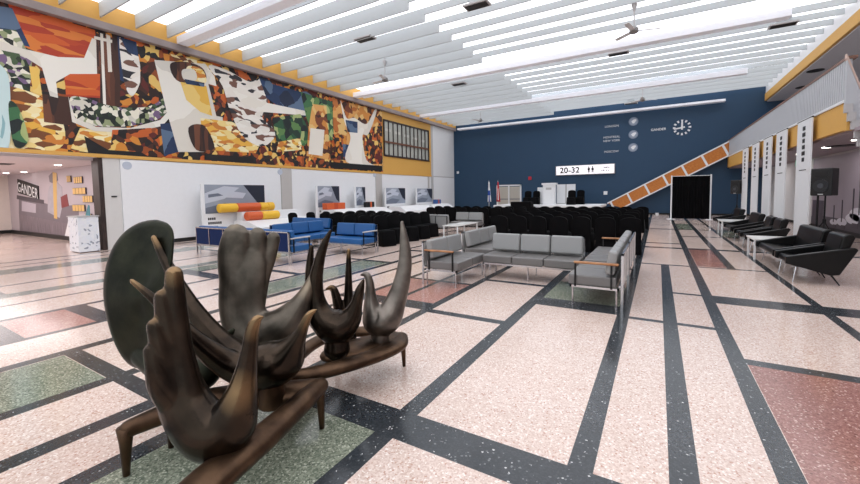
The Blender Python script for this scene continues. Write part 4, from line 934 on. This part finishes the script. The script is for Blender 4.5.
fuse(b, 'bird', BR3, SB, LB, .0085, 5, [tip(236, 226, d4, .05), tip(308, 287, d4+.05, .12), tip(273, 233, d4, .05)])
# ---- bird 5
b = MB(); d5 = 3.12
strand(b, [(363.5, 280, 1.5, -.03, 1), (360, 290, 4.6, -.03, 1), (356, 305, 6.5, -.02, 1), (350, 318, 12, 0, 1), (337, 327, 17.5, 0, .9), (323, 318, 14, .0, .9), (317, 300, 8.5, .0, .9), (316, 280, 7, .0, .9), (320, 258, 5.2, 0, .9), (325, 243, 3.8, 0, .9), (330.5, 231, 1.8, 0, .9)], d5)
strand(b, [(330, 325, 14, .05, .9), (317, 318, 10, .1, .9), (310.5, 300, 5, .14, .9), (309.5, 280, 4.6, .16, .9), (310, 262, 3.8, .17, .9), (311.5, 247, 2.4, .17, .9)], d5)
strand(b, [(337, 335, 11, 0, 1), (337, 350, 13, 0, 1)], d5)
fuse(b, 'bird', BR, SB, LB, .0085, 5, [tip(362, 283, d5, .05)])
# ---- bird 6
b = MB(); d6 = 3.36
strand(b, [(361, 275, 1.2, 0, 1), (366.5, 274.5, 3.2, 0, 1), (369.5, 282, 4.2, 0, 1), (370.5, 295, 5.6, 0, 1), (372, 308, 9, 0, 1), (377, 320, 15, 0, .9), (387, 318, 15, .0, .9), (395, 303, 11, .02, .7), (401.5, 283, 8.6, .03, .6), (405, 262, 7, .04, .55), (404.5, 242, 5, .05, .55), (402, 222, 1.8, .05, .6)], d6)
strand(b, [(380, 326, 9, 0, 1), (380, 343, 9.5, 0, 1)], d6)
fuse(b, 'bird', BR2, SB, LB, .0085, 5, [])
# ---- bird 7
b = MB(); d7 = 3.62
strand(b, [(326.5, 289, 1.3, 0, 1), (332.5, 288, 3.3, 0, 1), (336, 296, 4.4, 0, 1), (340, 312, 6, 0, 1), (346, 324, 9, 0, 1), (349, 312, 7, .02, .9), (348.5, 295, 4.6, .04, .9), (348.5, 270, 3.2, .05, .9), (348.8, 250, 1.9, .06, .9)], d7)
strand(b, [(347, 325, 7, 0, 1), (352, 345, 6, 0, 1)], d7)
fuse(b, 'bird', BR, SB, LB, .0085, 4, [tip(348.8, 250, d7+.05, .09), tip(330, 288, d7, .06)])

# ================================================================== LIGHTS, WORLD
def area(name, loc, rot, sx, sy, power, col=(1, 1, 1)):
    l = bpy.data.lights.new(name, 'AREA'); l.shape = 'RECTANGLE'; l.size = sx; l.size_y = sy; l.energy = power; l.color = col
    o = bpy.data.objects.new(name, l); COL.objects.link(o); o.location = loc; o.rotation_euler = rot; return o
for x, y in ((-17.2, 3.2), (-20.5, 3.2), (-23.8, 3.2), (-17.2, -.5), (-21, -.5), (-24.5, -.5)): area('hall_fill', (x, y, 2.77), (0, 0, 0), 3, 3, 62, (1, .93, .92))  # broad unseen fill panels, added to brighten the side hall evenly
for k, (x, y) in enumerate([(4.5, 9), (4.5, 13), (4.5, 17), (4.5, 21), (4.5, 25)]): area('balcony_light', (x, y, 2.76), (0, 0, 0), .17, .17, 9, (1, .95, .95))
w = bpy.data.worlds.new('world'); bpy.context.scene.world = w; w.use_nodes = True
w.node_tree.nodes['Background'].inputs[0].default_value = (.92, .96, 1, 1); w.node_tree.nodes['Background'].inputs[1].default_value = 1.0
sc = bpy.context.scene
sc.view_settings.view_transform = 'Standard'; sc.view_settings.look = 'None'; sc.view_settings.exposure = .12; sc.view_settings.gamma = 1; sc.view_settings.use_curve_mapping = False
sc.cycles.use_denoising = True; sc.cycles.max_bounces = 8; sc.cycles.diffuse_bounces = 4; sc.cycles.glossy_bounces = 4
